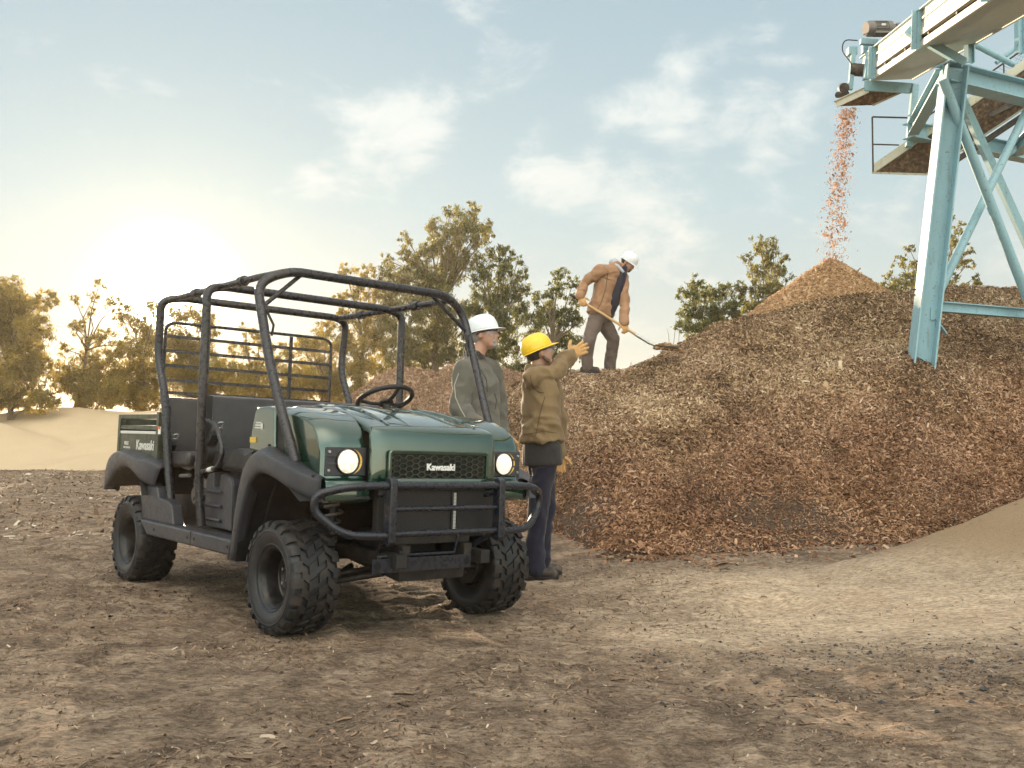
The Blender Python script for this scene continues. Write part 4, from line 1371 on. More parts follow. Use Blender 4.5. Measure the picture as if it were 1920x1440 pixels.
FS = [((-.44, -.70, .345), (-.438, -.775, .340), (-.40, -.78, .338)), ((-.42, -.70, .43), (-.418, -.78, .43), (-.375, -.78, .43)), ((-.395, -.70, .55), (-.395, -.785, .545), (-.345, -.785, .53)),
      ((-.372, -.70, .68), (-.368, -.785, .672), (-.297, -.785, .635)), ((-.345, -.70, .80), (-.335, -.785, .785), (-.262, -.785, .720)),
      ((-.31, -.69, .90), (-.275, -.785, .872), (-.215, -.785, .785)), ((-.235, -.68, .975), (-.195, -.785, .925), (-.130, -.785, .822)),
      ((-.150, -.67, .962), (-.105, -.785, .925), (-.060, -.785, .820)), ((-.060, -.66, .916), (-.010, -.785, .905), (.025, -.785, .806)),
      ((.060, -.66, .905), (.085, -.783, .885), (.110, -.782, .784)), ((.150, -.66, .875), (.185, -.775, .858), (.190, -.772, .752)),
      ((.225, -.655, .848), (.270, -.755, .836), (.268, -.745, .728)), ((.275, -.65, .832), (.325, -.725, .818), (.320, -.712, .705)), ((.305, -.64, .820), (.345, -.675, .802), (.338, -.665, .690))]
fr = list(flare([(b_, c_, d_) for b_, c_, d_ in FS], 'front_fender'))
# dark splash panel inside the wheel arch
for sy in (-1, 1):
    mb = MB()
    arch = [(-.40, .34), (-.37, .50), (-.31, .66), (-.23, .76), (-.10, .83), (.05, .82), (.2, .76), (.32, .70)]
    mb.grid([[(x, -sy * -.775 + sy * 0, z), (x + .02, sy * .60, z + .01), (x + .05, sy * .40, z + .01)] for x, z in arch])
    # outer skirt behind the wheel
    mb.prism([(-.50, .33), (-.39, .33), (-.36, .50), (-.31, .66), (-.25, .76), (-.25, .93), (-.34, .90), (-.40, .70), (-.455, .45)], 'xz', sy * .60, sy * .765)
    mb.build('wheel_well', M['black'], veh)

# rear fender flares and side panels
RS = [((-2.60, -.70, .60), (-2.615, -.775, .60), (-2.57, -.78, .60)), ((-2.60, -.69, .70), (-2.61, -.78, .70), (-2.50, -.78, .665)), ((-2.57, -.68, .80), (-2.57, -.785, .79), (-2.40, -.785, .725)),
      ((-2.50, -.67, .875), (-2.49, -.785, .85), (-2.30, -.785, .765)), ((-2.40, -.66, .905), (-2.37, -.785, .880), (-2.20, -.785, .785)), ((-2.24, -.66, .890), (-2.20, -.785, .866), (-2.09, -.785, .772)),
      ((-2.05, -.66, .865), (-2.02, -.785, .840), (-1.98, -.785, .730)), ((-1.88, -.66, .848), (-1.86, -.775, .825), (-1.88, -.775, .69)), ((-1.76, -.66, .84), (-1.745, -.75, .815), (-1.80, -.76, .67)), ((-1.70, -.66, .80), (-1.69, -.72, .78), (-1.74, -.73, .665))]
rr_ = list(flare(RS, 'rear_fender'))
for sy in (-1, 1):
    mb = MB()
    mb.grid([[(x, sy * .775, z), (x + .02, sy * .60, z + .01), (x + .05, sy * .30, z + .01)] for x, z in ((-2.55, .62), (-2.46, .68), (-2.34, .75), (-2.18, .78), (-2.02, .76), (-1.90, .69), (-1.84, .60))])
    mb.build('wheel_well', M['black'], veh)
    mb = MB()
    # panel between rear wheel and seat
    mb.prism([(-1.93, .44), (-2.00, .64), (-1.99, .665), (-1.70, .665), (-1.66, .60), (-1.50, .585), (-1.43, .56), (-1.38, .44)], 'xz', sy * .66, sy * .735)
    mb.build('side_panel', M['plastic'], veh, bevel=.012, seg=3)
    mb = MB()
    mb.prism([(-1.90, .445), (-.44, .440), (-.445, .352), (-1.75, .352)], 'xz', sy * .64, sy * .765)
    rk = mb.build('rocker_panel', M['plastic'], veh, bevel=.014, seg=3)
    mb = MB()
    for x in (-1.62, -1.07, -.97, -.50):
        mb.lathe([(0, sy * .769), (.009, sy * .769), (.011, sy * .764)], 'y', (x, 0, .40), 12)
    mb.box((-1.02, sy * .7655, .398), (.004, .003, .085))
    mb.each('rocker_screw', M['black'], rk)
mb = MB()
mb.box((-1.03, 0, .435), (1.35, 1.28, .02))
mb.build('floor_pan', M['black'], veh)

# ---- seat base, storage box, engine parts
mb = MB()
mb.box((-1.02, .05, .62), (.42, 1.00, .36))
mb.build('seat_base', M['black'], veh, bevel=.01)
for sy in (-1, 1):
    mb = MB()
    mb.prism([(-1.165, .455), (-1.165, .735), (-1.135, .775), (-1.06, .785), (-1.05, .70), (-.97, .69), (-.955, .775), (-.90, .785), (-.80, .765), (-.765, .72), (-.745, .455)], 'xz', sy * .50, sy * .63)
    st_ = mb.build('storage_box', M['plastic'], veh, bevel=.012, seg=3)
    mb = MB()
    for z in (.672, .588, .505):
        mb.box((-1.015, sy * .638, z), (.235, .026, .018), rot=(sy * .5, 0, 0))
    mb.each('louvre', M['plastic'], st_, bevel=.005)
    mb = MB()
    mb.prism([(-.875, .46), (-.875, .77), (-.80, .765), (-.765, .72), (-.745, .46)], 'xz', sy * .625, sy * .640)
    mb.build('box_edge', M['plastic'], st_, bevel=.008)
mb = MB()
rs_ = []
p0, p1 = Vector((-1.30, -.50, .56)), Vector((-1.52, -.50, .62))
pts, rad_ = [], []
for i in range(40):
    u = i / 39
    pts.append(p0.lerp(p1, u) + Vector((0, 0, -.05 * math.sin(u * PI)))); rad_.append(.058 + .010 * math.sin(u * 2 * PI * 8))
mb.tube(pts, rad_, 16)
mb.build('intake_hose', M['under'], veh)
mb = MB()
mb.lathe([(.0, -.56), (.055, -.56), (.062, -.54), (.062, -.44)], 'y', (-1.50, 0, .62), 24)
mb.cyl((-1.30, -.52, .50), (-1.38, -.55, .46), .022, 10)
mb.tube([(-1.62, -.60, .80), (-1.45, -.62, .79), (-1.38, -.60, .84)], .010, 8)
mb.tube([(-1.60, -.62, .74), (-1.42, -.63, .75)], .012, 8)
mb.box((-1.45, -.50, .70), (.20, .10, .05))
mb.build('engine_fitting', M['metalgrey'], veh)
mb = MB()
mb.box((-1.55, .1, .58), (.5, .9, .26))
mb.build('rear_seat_base', M['under'], veh, bevel=.01)

# ---- seats
def seat(xb, xf, y0, y1, zc, zt, name):
    mb = MB()
    mb.prism([(xf, zc - .09), (xf + .012, zc - .03), (xf - .02, zc + .01), (xb + .18, zc + .0), (xb + .10, zc - .01), (xb + .10, zc - .10)], 'xz', y0, y1)
    s_ = mb.build(name, M['vinyl'], veh, bevel=.030, seg=4)
    mb = MB()
    mb.prism([(xb + .13, zc - .02), (xb + .045, zt - .015), (xb - .025, zt), (xb - .045, zt - .02), (xb + .02, zc - .06)], 'xz', y0 + .01, y1)
    mb.build('backrest', M['vinyl'], s_, bevel=.022, seg=4)
seat(-1.22, -.66, -.625, .62, .925, 1.262, 'front_seat')
seat(-1.90, -1.40, -.66, .60, .895, 1.262, 'rear_seat')
mb = MB()
mb.prism([(-.62, .80), (-.60, .88), (-.66, .93), (-.80, .94), (-1.0, .80)], 'xz', -.628, -.3)
mb.build('seat_side_bolster', M['vinyl'], veh, bevel=.03, seg=4)

# ---- cargo bed
def bedmesh():
    mb = MB()
    for sy in (-1, 1):
        y0, y1 = sy * .665, sy * .69
        mb.box((-2.235, (y0 + y1) / 2, .905), (.74, .022, .21))          # lower side with the lettering
        mb.box((-2.235, (y0 + y1) / 2, 1.048), (.74, .022, .030))
        mb.box((-2.235, (y0 + y1) / 2, 1.125), (.76, .03, .032))
        mb.box((-2.62, (y0 + y1) / 2, .975), (.045, .036, .33))
        mb.box((-1.855, (y0 + y1) / 2, .975), (.045, .036, .36))
    mb.box((-2.235, 0, .80), (.78, 1.36, .03))
    mb.box((-2.63, 0, .965), (.022, 1.30, .30))
    mb.box((-1.86, 0, .985), (.022, 1.30, .36))
    return mb
bed = bedmesh().build('cargo_bed', M['bedpaint'], veh, bevel=.004)
mb = MB(); mb.box((-2.235, -.690, 1.0135), (.70, .010, .020)); mb.build('bed_trim', M['mutedwhite'], bed, bevel=.003)
TYm = Matrix.Translation((-2.085, -.689, .925)) @ Matrix(((1, 0, 0, 0), (0, 0, -1, 0), (0, 1, 0, 0), (0, 0, 0, 1)))
text_mesh('maker_letters', 'Kawasaki', .094, TYm, M['mutedwhite'], bed, ext=.0015, bold=.02, squash=.98)
TYm = Matrix.Translation((-2.46, -.689, .935)) @ Matrix(((1, 0, 0, 0), (0, 0, -1, 0), (0, 1, 0, 0), (0, 0, 0, 1)))
text_mesh('model_letters', 'MULE', .036, TYm, M['mutedwhite'], bed, ext=.0012, bold=.02)
TYm = Matrix.Translation((-2.45, -.689, .905)) @ Matrix(((1, 0, 0, 0), (0, 0, -1, 0), (0, 1, 0, 0), (0, 0, 0, 1)))
text_mesh('model_letters', '4010 TRANS4x4', .020, TYm, M['mutedwhite'], bed, ext=.0012, bold=.015)
for sy in (-1, 1):
    mb = MB(); mb.box((-2.56, sy * .60, .70), (.03, .06, .10)); mb.build('tail_light', M['red'], veh, bevel=.008)
mb = MB(); mb.box((-2.2, 0, .72), (.7, 1.1, .12)); mb.build('bed_support', M['under'], veh, bevel=.01)

# ---- roll cage
mb = MB()
R_ = .0265
F = [(.075, -.685, .90), (-.085, -.70, 1.16), (-.235, -.715, 1.42), (-.40, -.715, 1.80), (-.41, -.60, 1.935)]
fpts = [(.085, -.68, .88), (-.10, -.70, 1.20), (-.215, -.715, 1.44), (-.40, -.715, 1.86), (-.355, -.55, 1.945)]
hoopF = [Vector(p) for p in fpts]
left = [Vector((p.x, -p.y, p.z)) for p in hoopF[::-1]]
mb.tube(fillet(hoopF + left, [.12, .10, .12, .13, .13, .12, .10, .12], 8), R_, 14)
cage = mb.build('roll_cage', M['tube'], veh)
def strip(name, pts, r, fr=.1, n=14, mat='tube'):
    mb = MB(); mb.tube(fillet(pts, fr, 8), r, n)
    return mb.build(name, M[mat], cage)
strip('middle_hoop', [(-1.10, -.67, .46), (-1.12, -.69, .70), (-1.09, -.71, 1.27), (-1.10, -.71, 1.90), (-1.12, -.60, 1.93), (-1.12, .60, 1.93), (-1.10, .71, 1.90), (-1.09, .71, 1.27), (-1.12, .69, .70), (-1.10, .67, .46)], R_, .10)
strip('rear_hoop', [(-1.60, -.66, .50), (-1.66, -.68, .80), (-1.735, -.70, 1.265), (-1.90, -.70, 1.53), (-1.87, -.71, 1.90), (-1.83, -.60, 1.93), (-1.83, .60, 1.93), (-1.87, .71, 1.90), (-1.90, .70, 1.53), (-1.735, .70, 1.265), (-1.66, .68, .80), (-1.60, .66, .50)], R_, .10)
for sy in (-1, 1):
    strip('roof_rail', [(-.37, sy * .60, 1.925), (-.60, sy * .62, 1.925), (-1.12, sy * .62, 1.925), (-1.83, sy * .62, 1.925)], .020, .05)
    strip('corner_brace', [(-.385, sy * .46, 1.935), (-.335, sy * .708, 1.72)], .0125, .02, 10)
    mb = MB()
    for xx in (-.80, -1.50):
        mb.cyl((xx - .03, sy * .62, 1.925), (xx + .03, sy * .62, 1.925), .031, 14)
    mb.each('rail_clamp', M['tube'], cage)
    # strap clip on the front post
    mb = MB(); mb.tube([(-.30, sy * .70, 1.70), (-.285, sy * .66, 1.62), (-.27, sy * .675, 1.56)], .008, 6); mb.build('strap_clip', M['black'], cage)
# grab handle beside the front seat
strip('grab_handle', [(-1.30 + .21, -.69, 1.105), (-.95, -.69, 1.085), (-.86, -.69, 1.02), (-.79, -.69, .90), (-.86, -.69, .82), (-1.0, -.69, .80), (-1.11, -.69, .785)], .0135, .06, 12)
mb = MB()
mb.tube([(-.985, -.69, .802), (-.925, -.69, .812)], .0155, 12); mb.build('handle_label', M['mutedwhite'], cage)
mb = MB()
mb.box((-1.735, -.7225, 1.03), (.036, .006, .05)); lb = mb.build('warning_label', M['white'], cage)
mb = MB(); mb.box((-1.735, -.7265, 1.047), (.036, .004, .018)); mb.build('label_header', M['orange'], lb)
# seat belts
for (x, y, z, s) in ((-1.12, -.64, .90, 1.0), (-1.80, -.64, .84, .9), (-1.12, .64, .90, 1.0), (-1.80, .64, .84, .9)):
    mb = MB()
    T = Matrix.Translation((x, y, z)) @ Matrix.Rotation(-.7, 4, 'Y') @ Matrix.Scale(s, 4)
    mb.lathe([(0, -.03), (.062, -.03), (.062, .03), (0, .03)], 'y', n=24, T=T)
    mb.box((.07, 0, .035), (.12, .055, .05), T=T)
    for q in range(4):
        mb.box((.10 + q * .018, 0, .035), (.010, .062, .058), T=T)
    o = mb.build('belt_reel', M['black'], veh, bevel=.003)
    mb = MB()
    mb.box((.185, 0, .035), (.030, .055, .006), T=T)
    mb.tube([T @ Vector(p) for p in fillet([(.20, -.018, .035), (.25, -.018, .035), (.25, .018, .035), (.20, .018, .035)], .015, 4)], .0045, 8)
    mb.build('belt_tongue', M['steel'], o)
    mb = MB()
    mb.grid([[(x - .03, y - .02, z + .02), (x - .03, y + .02, z + .02)], [(x - .02, y - .02, z + .35), (x - .02, y + .02, z + .35)]])
    mb.build('belt_webbing', M['black'], o)

# ---- cab screen
mb = MB()
SXX = -1.935
def sp_(y, z): return (SXX + (.0), y, z)
mb.tube(fillet([sp_(-.645, 1.22), sp_(-.645, 1.735), sp_(-.60, 1.770), sp_(.575, 1.775), sp_(.628, 1.74), sp_(.628, 1.22)], .055, 6), .011, 10)
for z in (1.675, 1.575, 1.475, 1.375, 1.29):
    mb.box((SXX, -.008, z), (.008, 1.26, .022))
for y in (-.345, .288):
    mb.box((SXX + .006, y, 1.49), (.008, .026, .54))
mb.build('cab_screen', M['tube'], veh)

# ---- steering wheel
mb = MB()
SC = Vector((-.69, .335, 1.275))
Rw = Euler((0, math.radians(-26), 0)).to_matrix()
pts = [SC + Rw @ Vector((.178 * math.cos(a), .178 * math.sin(a), 0)) for a in np.linspace(0, 2 * PI, 48, endpoint=False)]
mb.tube(pts, .0155, 12, closed=True)
stw = mb.build('steering_wheel', M['black'], veh)
mb = MB()
for a in (math.radians(100), math.radians(-100), math.radians(0)):
    mb.tube([SC + Rw @ Vector((.02 * math.cos(a), .02 * math.sin(a), -.03)), SC + Rw @ Vector((.10 * math.cos(a), .10 * math.sin(a), -.025)), SC + Rw @ Vector((.175 * math.cos(a), .175 * math.sin(a), 0))], .012, 8)
mb.ellipsoid(SC + Rw @ Vector((0, 0, -.025)), (.05, .05, .022), Rw)
mb.build('spoke', M['black'], stw)
mb = MB()
mb.cyl(SC + Rw @ Vector((0, 0, -.03)), SC + Rw @ Vector((0, 0, -.28)), .028, 14)
mb.build('steering_column', M['black'], veh)

# ------------------------------------------------------------------ people
def fabric(name, col, var=0.18, scale=9, bmp=0.5, rough=0.85):
    m, t, b, _ = newmat(name)
    co = objco(t)
    n = t.noise(co, scale, 6, 0.65, 0.4)
    w = t.noise(co, 420, 2, 0.5)
    c = t.mix(n, tuple(q * (1 - var) for q in col), tuple(min(1, q * (1 + var)) for q in col))
    t.put(b.inputs['Base Color'], c)
    b.inputs['Roughness'].default_value = rough
    b.inputs['Specular IOR Level'].default_value = 0.2
    b.inputs['Sheen Weight'].default_value = 0.15
    bump(t, b, t.math('ADD', t.math('MULTIPLY', w, .15), n), bmp, 0.008)
    return m
M['skin'] = simple('skin', (0.48, 0.27, 0.19), 0.5, 0, 0.12, 40, bmp=0.15)
M['skin2'] = simple('skin_tan', (0.40, 0.23, 0.155), 0.5, 0, 0.12, 40, bmp=0.15)
M['taupe'] = fabric('taupe_cloth', (0.120, 0.116, 0.098))
M['ochre'] = fabric('brown_canvas', (0.205, 0.142, 0.074))
M['tan'] = fabric('tan_canvas', (0.33, 0.19, 0.11))
M['navy'] = fabric('navy_cloth', (0.020, 0.020, 0.036))
M['charcoal'] = fabric('charcoal_cloth', (0.030, 0.028, 0.028))
M['trouser'] = fabric('grey_brown_cloth', (0.135, 0.105, 0.092))
M['hood'] = fabric('grey_hood', (0.42, 0.44, 0.50))
M['leather'] = fabric('work_glove', (0.52, 0.30, 0.12), 0.25, 30, 0.4, 0.7)
M['hatwhite'] = simple('white_helmet', (0.74, 0.78, 0.82), 0.28, 0, 0.02, 5, coat=.3)
M['hatyellow'] = simple('yellow_helmet', (0.88, 0.58, 0.02), 0.28, 0, 0.03, 5, coat=.3)
M['hair'] = simple('dark_hair', (0.035, 0.028, 0.024), 0.7, 0, 0.3, 60, bmp=0.8, bscale=300)
M['greyhair'] = simple('grey_hair', (0.34, 0.32, 0.30), 0.7, 0, 0.3, 60, bmp=0.8, bscale=300)
M['stubble'] = simple('stubble', (0.11, 0.075, 0.055), 0.7, 0, 0.3, 60, bmp=0.6, bscale=300)
M['eye'] = simple('eye', (0.5, 0.48, 0.45), 0.2, 0, .1, 10)
M['shoe'] = simple('boot_leather', (0.035, 0.026, 0.022), 0.6, 0, 0.2, 30, dust=.4)
mlens, t, b, _ = newmat('safety_lens')
b.inputs['Base Color'].default_value = (0.62, 0.68, 0.85, 1); b.inputs['Roughness'].default_value = 0.05
b.inputs['Alpha'].default_value = 0.16; b.inputs['Specular IOR Level'].default_value = 1.0
M['glass'] = mlens


def fuse(mb, name, mat, parent, voxel=0.010, smooth=3, wrinkle=0.0, wscale=9.0, grow=0.0, fac=0.5):
    """melt overlapping shapes into one continuous skin"""
    me = bpy.data.meshes.new(name + '_t')
    me.from_pydata(mb.v, [], mb.f)
    import bmesh
    bm_ = bmesh.new(); bm_.from_mesh(me)
    bmesh.ops.recalc_face_normals(bm_, faces=bm_.faces)
    bm_.to_mesh(me); bm_.free()
    tmp = bpy.data.objects.new(name + '_t', me); C.objects.link(tmp)
    r = tmp.modifiers.new('r', 'REMESH'); r.mode = 'VOXEL'; r.voxel_size = voxel; r.adaptivity = 0
    s = tmp.modifiers.new('s', 'SMOOTH'); s.factor = fac; s.iterations = smooth
    dg = bpy.context.evaluated_depsgraph_get()
    out = bpy.data.meshes.new_from_object(tmp.evaluated_get(dg))
    bpy.data.objects.remove(tmp); bpy.data.meshes.remove(me)
    out.name = name
    if wrinkle:
        n = len(out.vertices)
        co = np.empty(n * 3); out.vertices.foreach_get('co', co); co = co.reshape(-1, 3)
        no = np.empty(n * 3); out.vertices.foreach_get('normal', no); no = no.reshape(-1, 3)
        q = co * wscale
        q2 = q + np.stack([vnoise(*(co * 5).T), vnoise(*(co * 5 + 9).T), vnoise(*(co * 5 + 17).T)], 1) * 0.9
        # folds: ridged noise, longer in one direction
        rg = 1 - np.abs(vnoise(q2[:, 0], q2[:, 1], q2[:, 2] * 0.6)) * 1.6
        rg2 = 1 - np.abs(vnoise(q2[:, 0] * 2 + 5, q2[:, 1] * 2, q2[:, 2] * 1.3)) * 1.6
        co = co + no * ((rg - .4) * wrinkle + (rg2 - .4) * wrinkle * .4 + grow)[:, None]
        out.vertices.foreach_set('co', co.ravel())
    out.materials.clear(); out.materials.append(mat)
    out.polygons.foreach_set('use_smooth', [True] * len(out.polygons))
    out.update()
    o = bpy.data.objects.new(name, out); C.objects.link(o)
    if parent is not None: o.parent = parent
    return o


def frame(yaw, pitch=0.0, roll=0.0):
    """x forward, y left, z up; yaw 0 faces +x, pitch > 0 looks up"""
    return (Matrix.Rotation(yaw, 3, 'Z') @ Matrix.Rotation(-pitch, 3, 'Y') @ Matrix.Rotation(roll, 3, 'X'))


def loft_e(mb, secs, n=20):
    """secs: (centre, half width sideways, half depth fore-aft, frame)"""
    rs = []
    for c, w, d, R in secs:
        rs.append([Vector(c) + R @ Vector((d * math.cos(2 * PI * j / n), w * math.sin(2 * PI * j / n), 0)) for j in range(n)])
    mb.rings(rs)


def hand(mb, wrist, d, nrm, thumb, curl, size=1.0, spread=.10, r=.0115, thumb_out=1.0):
    """d: towards the fingers, nrm: out of the back of the hand, thumb: towards the thumb's side"""
    wrist, d, nrm, thumb = (Vector(q) for q in (wrist, d, nrm, thumb))
    d = d.normalized(); thumb = (thumb - d * thumb.dot(d)).normalized(); nrm = (nrm - d * nrm.dot(d) - thumb * nrm.dot(thumb)).normalized()
    s = size
    R = Matrix((d, thumb, nrm)).transposed()
    mb.ellipsoid(wrist + d * .048 * s, (.056 * s, .044 * s, .019 * s), R, 16, 10)
    mb.ellipsoid(wrist + d * .062 * s + thumb * .006 * s, (.040 * s, .045 * s, .016 * s), R, 16, 10)
    mb.capsule(wrist - d * .02 * s, wrist + d * .03 * s, .029 * s, .027 * s)
    lens = (.070, .080, .075, .058)
    for i in range(4):
        off = (1.5 - i) * .0205
        base = wrist + d * (.088 - abs(1.2 - i) * .004) * s + thumb * off * s
        a = spread * (1.5 - i)
        cur = curl[i] if hasattr(curl, '__len__') else curl * (1 + .12 * i)
        ang = cur * .5
        p = base
        for k, fr in enumerate((.45, .32, .25)):
            dd = (d * math.cos(ang) - nrm * math.sin(ang) + thumb * a * .5).normalized()
            q = p + dd * lens[i] * fr * s
            mb.capsule(p, q, (r - .0009 * k) * s, (r - .0009 * (k + 1)) * s, 10)
            p = q; ang += cur
    p = wrist + d * .026 * s + thumb * .034 * s
    t1 = (d * .62 + thumb * .95 * thumb_out - nrm * .25).normalized(); t2 = (d * .85 + thumb * .5 * thumb_out - nrm * .35).normalized()
    q = p + t1 * .040 * s; mb.capsule(p, q, .0155 * s, .0135 * s, 10)
    q2 = q + t2 * .036 * s; mb.capsule(q, q2, .0135 * s, .0105 * s, 10)


def head_shapes(mb, c, R, s=1.0):
    """c: centre of the skull, R: frame; adds skull, jaw, nose, ears, brow, lips and neck top"""
    P = lambda x, y, z: Vector(c) + R @ (Vector((x, y, z)) * s)
    S = lambda *r: tuple(q * s for q in r)
    mb.ellipsoid(P(-.012, 0, .022), S(.096, .077, .092), R, 24, 16)
    mb.ellipsoid(P(.022, 0, -.028), S(.070, .064, .078), R, 20, 14)
    mb.ellipsoid(P(.045, 0, -.078), S(.042, .044, .034), R, 16, 10)        # chin and jaw
    mb.ellipsoid(P(.072, 0, .022), S(.018, .056, .012), R, 14, 8)          # brow
    mb.ellipsoid(P(.066, .034, -.022), S(.020, .022, .018), R, 12, 8)      # cheeks
    mb.ellipsoid(P(.066, -.034, -.022), S(.020, .022, .018), R, 12, 8)
    mb.tube([P(.083, 0, .016), P(.098, 0, -.012), P(.106, 0, -.026), P(.088, 0, -.036)], [.008 * s, .0105 * s, .0135 * s, .009 * s], 10)
    for y in (-.009, .009):
        mb.ellipsoid(P(.096, y, -.030), S(.010, .008, .007), R, 10, 6)
    mb.ellipsoid(P(.084, 0, -.053), S(.012, .024, .0065), R, 12, 6)        # lips
    mb.ellipsoid(P(.082, 0, -.064), S(.012, .020, .006), R, 12, 6)
    for y in (-1, 1):
        mb.ellipsoid(P(-.004, y * .079, -.008), S(.020, .010, .032), R @ Matrix.Rotation(y * .25, 3, 'Z'), 12, 8)
    return P


def head_extras(person, c, R, s, hat, hair, beard, glasses=True, hatname='hard_hat', tilt=0.0):
    P = lambda x, y, z: Vector(c) + R @ (Vector((x, y, z)) * s)
    S = lambda *r: tuple(q * s for q in r)
    mb = MB()
    for y in (-.032, .032):
        mb.ellipsoid(P(.071, y, .002), S(.014, .014, .011), R, 12, 8)
    mb.each('eye', M['eye'], person)
    # hair round the back and temples
    mb = MB()
    mb.ellipsoid(P(-.030, 0, .018), S(.084, .0800, .084), R, 24, 14)
    o = fuse(mb, 'hair', hair[0], person, .007 * s, 1, wrinkle=.002, wscale=60)
    if beard:
        mb = MB()
        mb.ellipsoid(P(.052, 0, -.082), S(.038, .036, .030), R, 16, 10)
        for y in (-1, 1):
            if beard[1] == 'full':
                mb.tube([P(.002, y * .068, -.030), P(.016, y * .064, -.058), P(.042, y * .046, -.084)], [.011 * s, .014 * s, .018 * s], 8)
            mb.tube([P(.090, 0, -.044), P(.084, y * .024, -.050), P(.076, y * .030, -.072)], [.006 * s, .0075 * s, .009 * s], 8)
        fuse(mb, 'beard', beard[0], person, .005 * s, 1, wrinkle=.0015, wscale=80)
    if glasses:
        mb = MB()
        rows = []
        for k in range(15):
            a = math.radians(-78 + 156 * k / 14)
            x, y = .030 + .068 * math.cos(a), .078 * math.sin(a)
            hgt = .017 - .004 * abs(math.sin(a))
            rows.append([P(x, y, -.008 - hgt + .006), P(x + .002, y, -.001), P(x, y, .006 + hgt * .5)])
        mb.grid(rows)
        g = mb.build('safety_glasses', M['glass'], person)
        mb = MB()
        mb.tube([P(.030 + .069 * math.cos(math.radians(a)), .079 * math.sin(math.radians(a)), .014) for a in range(-80, 81, 10)], .0028 * s, 8)
        for y in (-1, 1):
            mb.tube([P(.040, y * .079, .012), P(.0, y * .084, .010), P(-.03, y * .083, .000)], .0038 * s, 8)
        mb.build('glasses_frame', M['black'], g)
    # helmet
    Rh = R @ Matrix.Rotation(-tilt, 3, 'Y')
    H = lambda x, y, z: Vector(c) + Rh @ (Vector((x, y, z)) * s)
    mb = MB()
    prof = [(1.0, -.010), (1.0, .0), (.985, .022), (.94, .047), (.85, .070), (.70, .089), (.48, .102), (.24, .108), (.02, .110)]
    n = 40
    rs = []
    for q, h in prof:
        ring = []
        for j in range(n):
            a = 2 * PI * j / n
            x, y = .120 * q * math.cos(a) - .008, .100 * q * math.sin(a)
            ridge = .006 * math.exp(-(y / .022) ** 2) * (1 if h > .05 else 0)
            ring.append(H(x, y, .036 + h + ridge))
        rs.append(ring)
    mb.rings(rs, cap=False)
    # rim all round, peak in front
    rim = []
    for e, dz in ((1.0, .0), (1.05, -.004), (1.085, -.008)):
        ring = []
        for j in range(n):
            a = 2 * PI * j / n
            f = max(0.0, math.cos(a)) ** 1.6
            x, y = (.120 * e + .045 * f * (e - 1) / .085) * math.cos(a) - .008, .100 * (e + .05 * f * (e - 1)) * math.sin(a)
            ring.append(H(x, y, .027 + dz - .010 * f * (e - 1) / .085))
        rim.append(ring)
    mb.rings(rim, cap=False)
    mb.sharp = 60
    o = mb.build(hatname, hat, person)
    so = o.modifiers.new('t', 'SOLIDIFY'); so.thickness = .003; so.offset = 1
    mb = MB()
    ring = [[H(.111 * math.cos(2 * PI * j / n) - .008, .093 * math.sin(2 * PI * j / n), z) for j in range(n)] for z in (.046, .018)]
    mb.rings(ring, cap=False)
    mb.build('headband', M['black'], o)


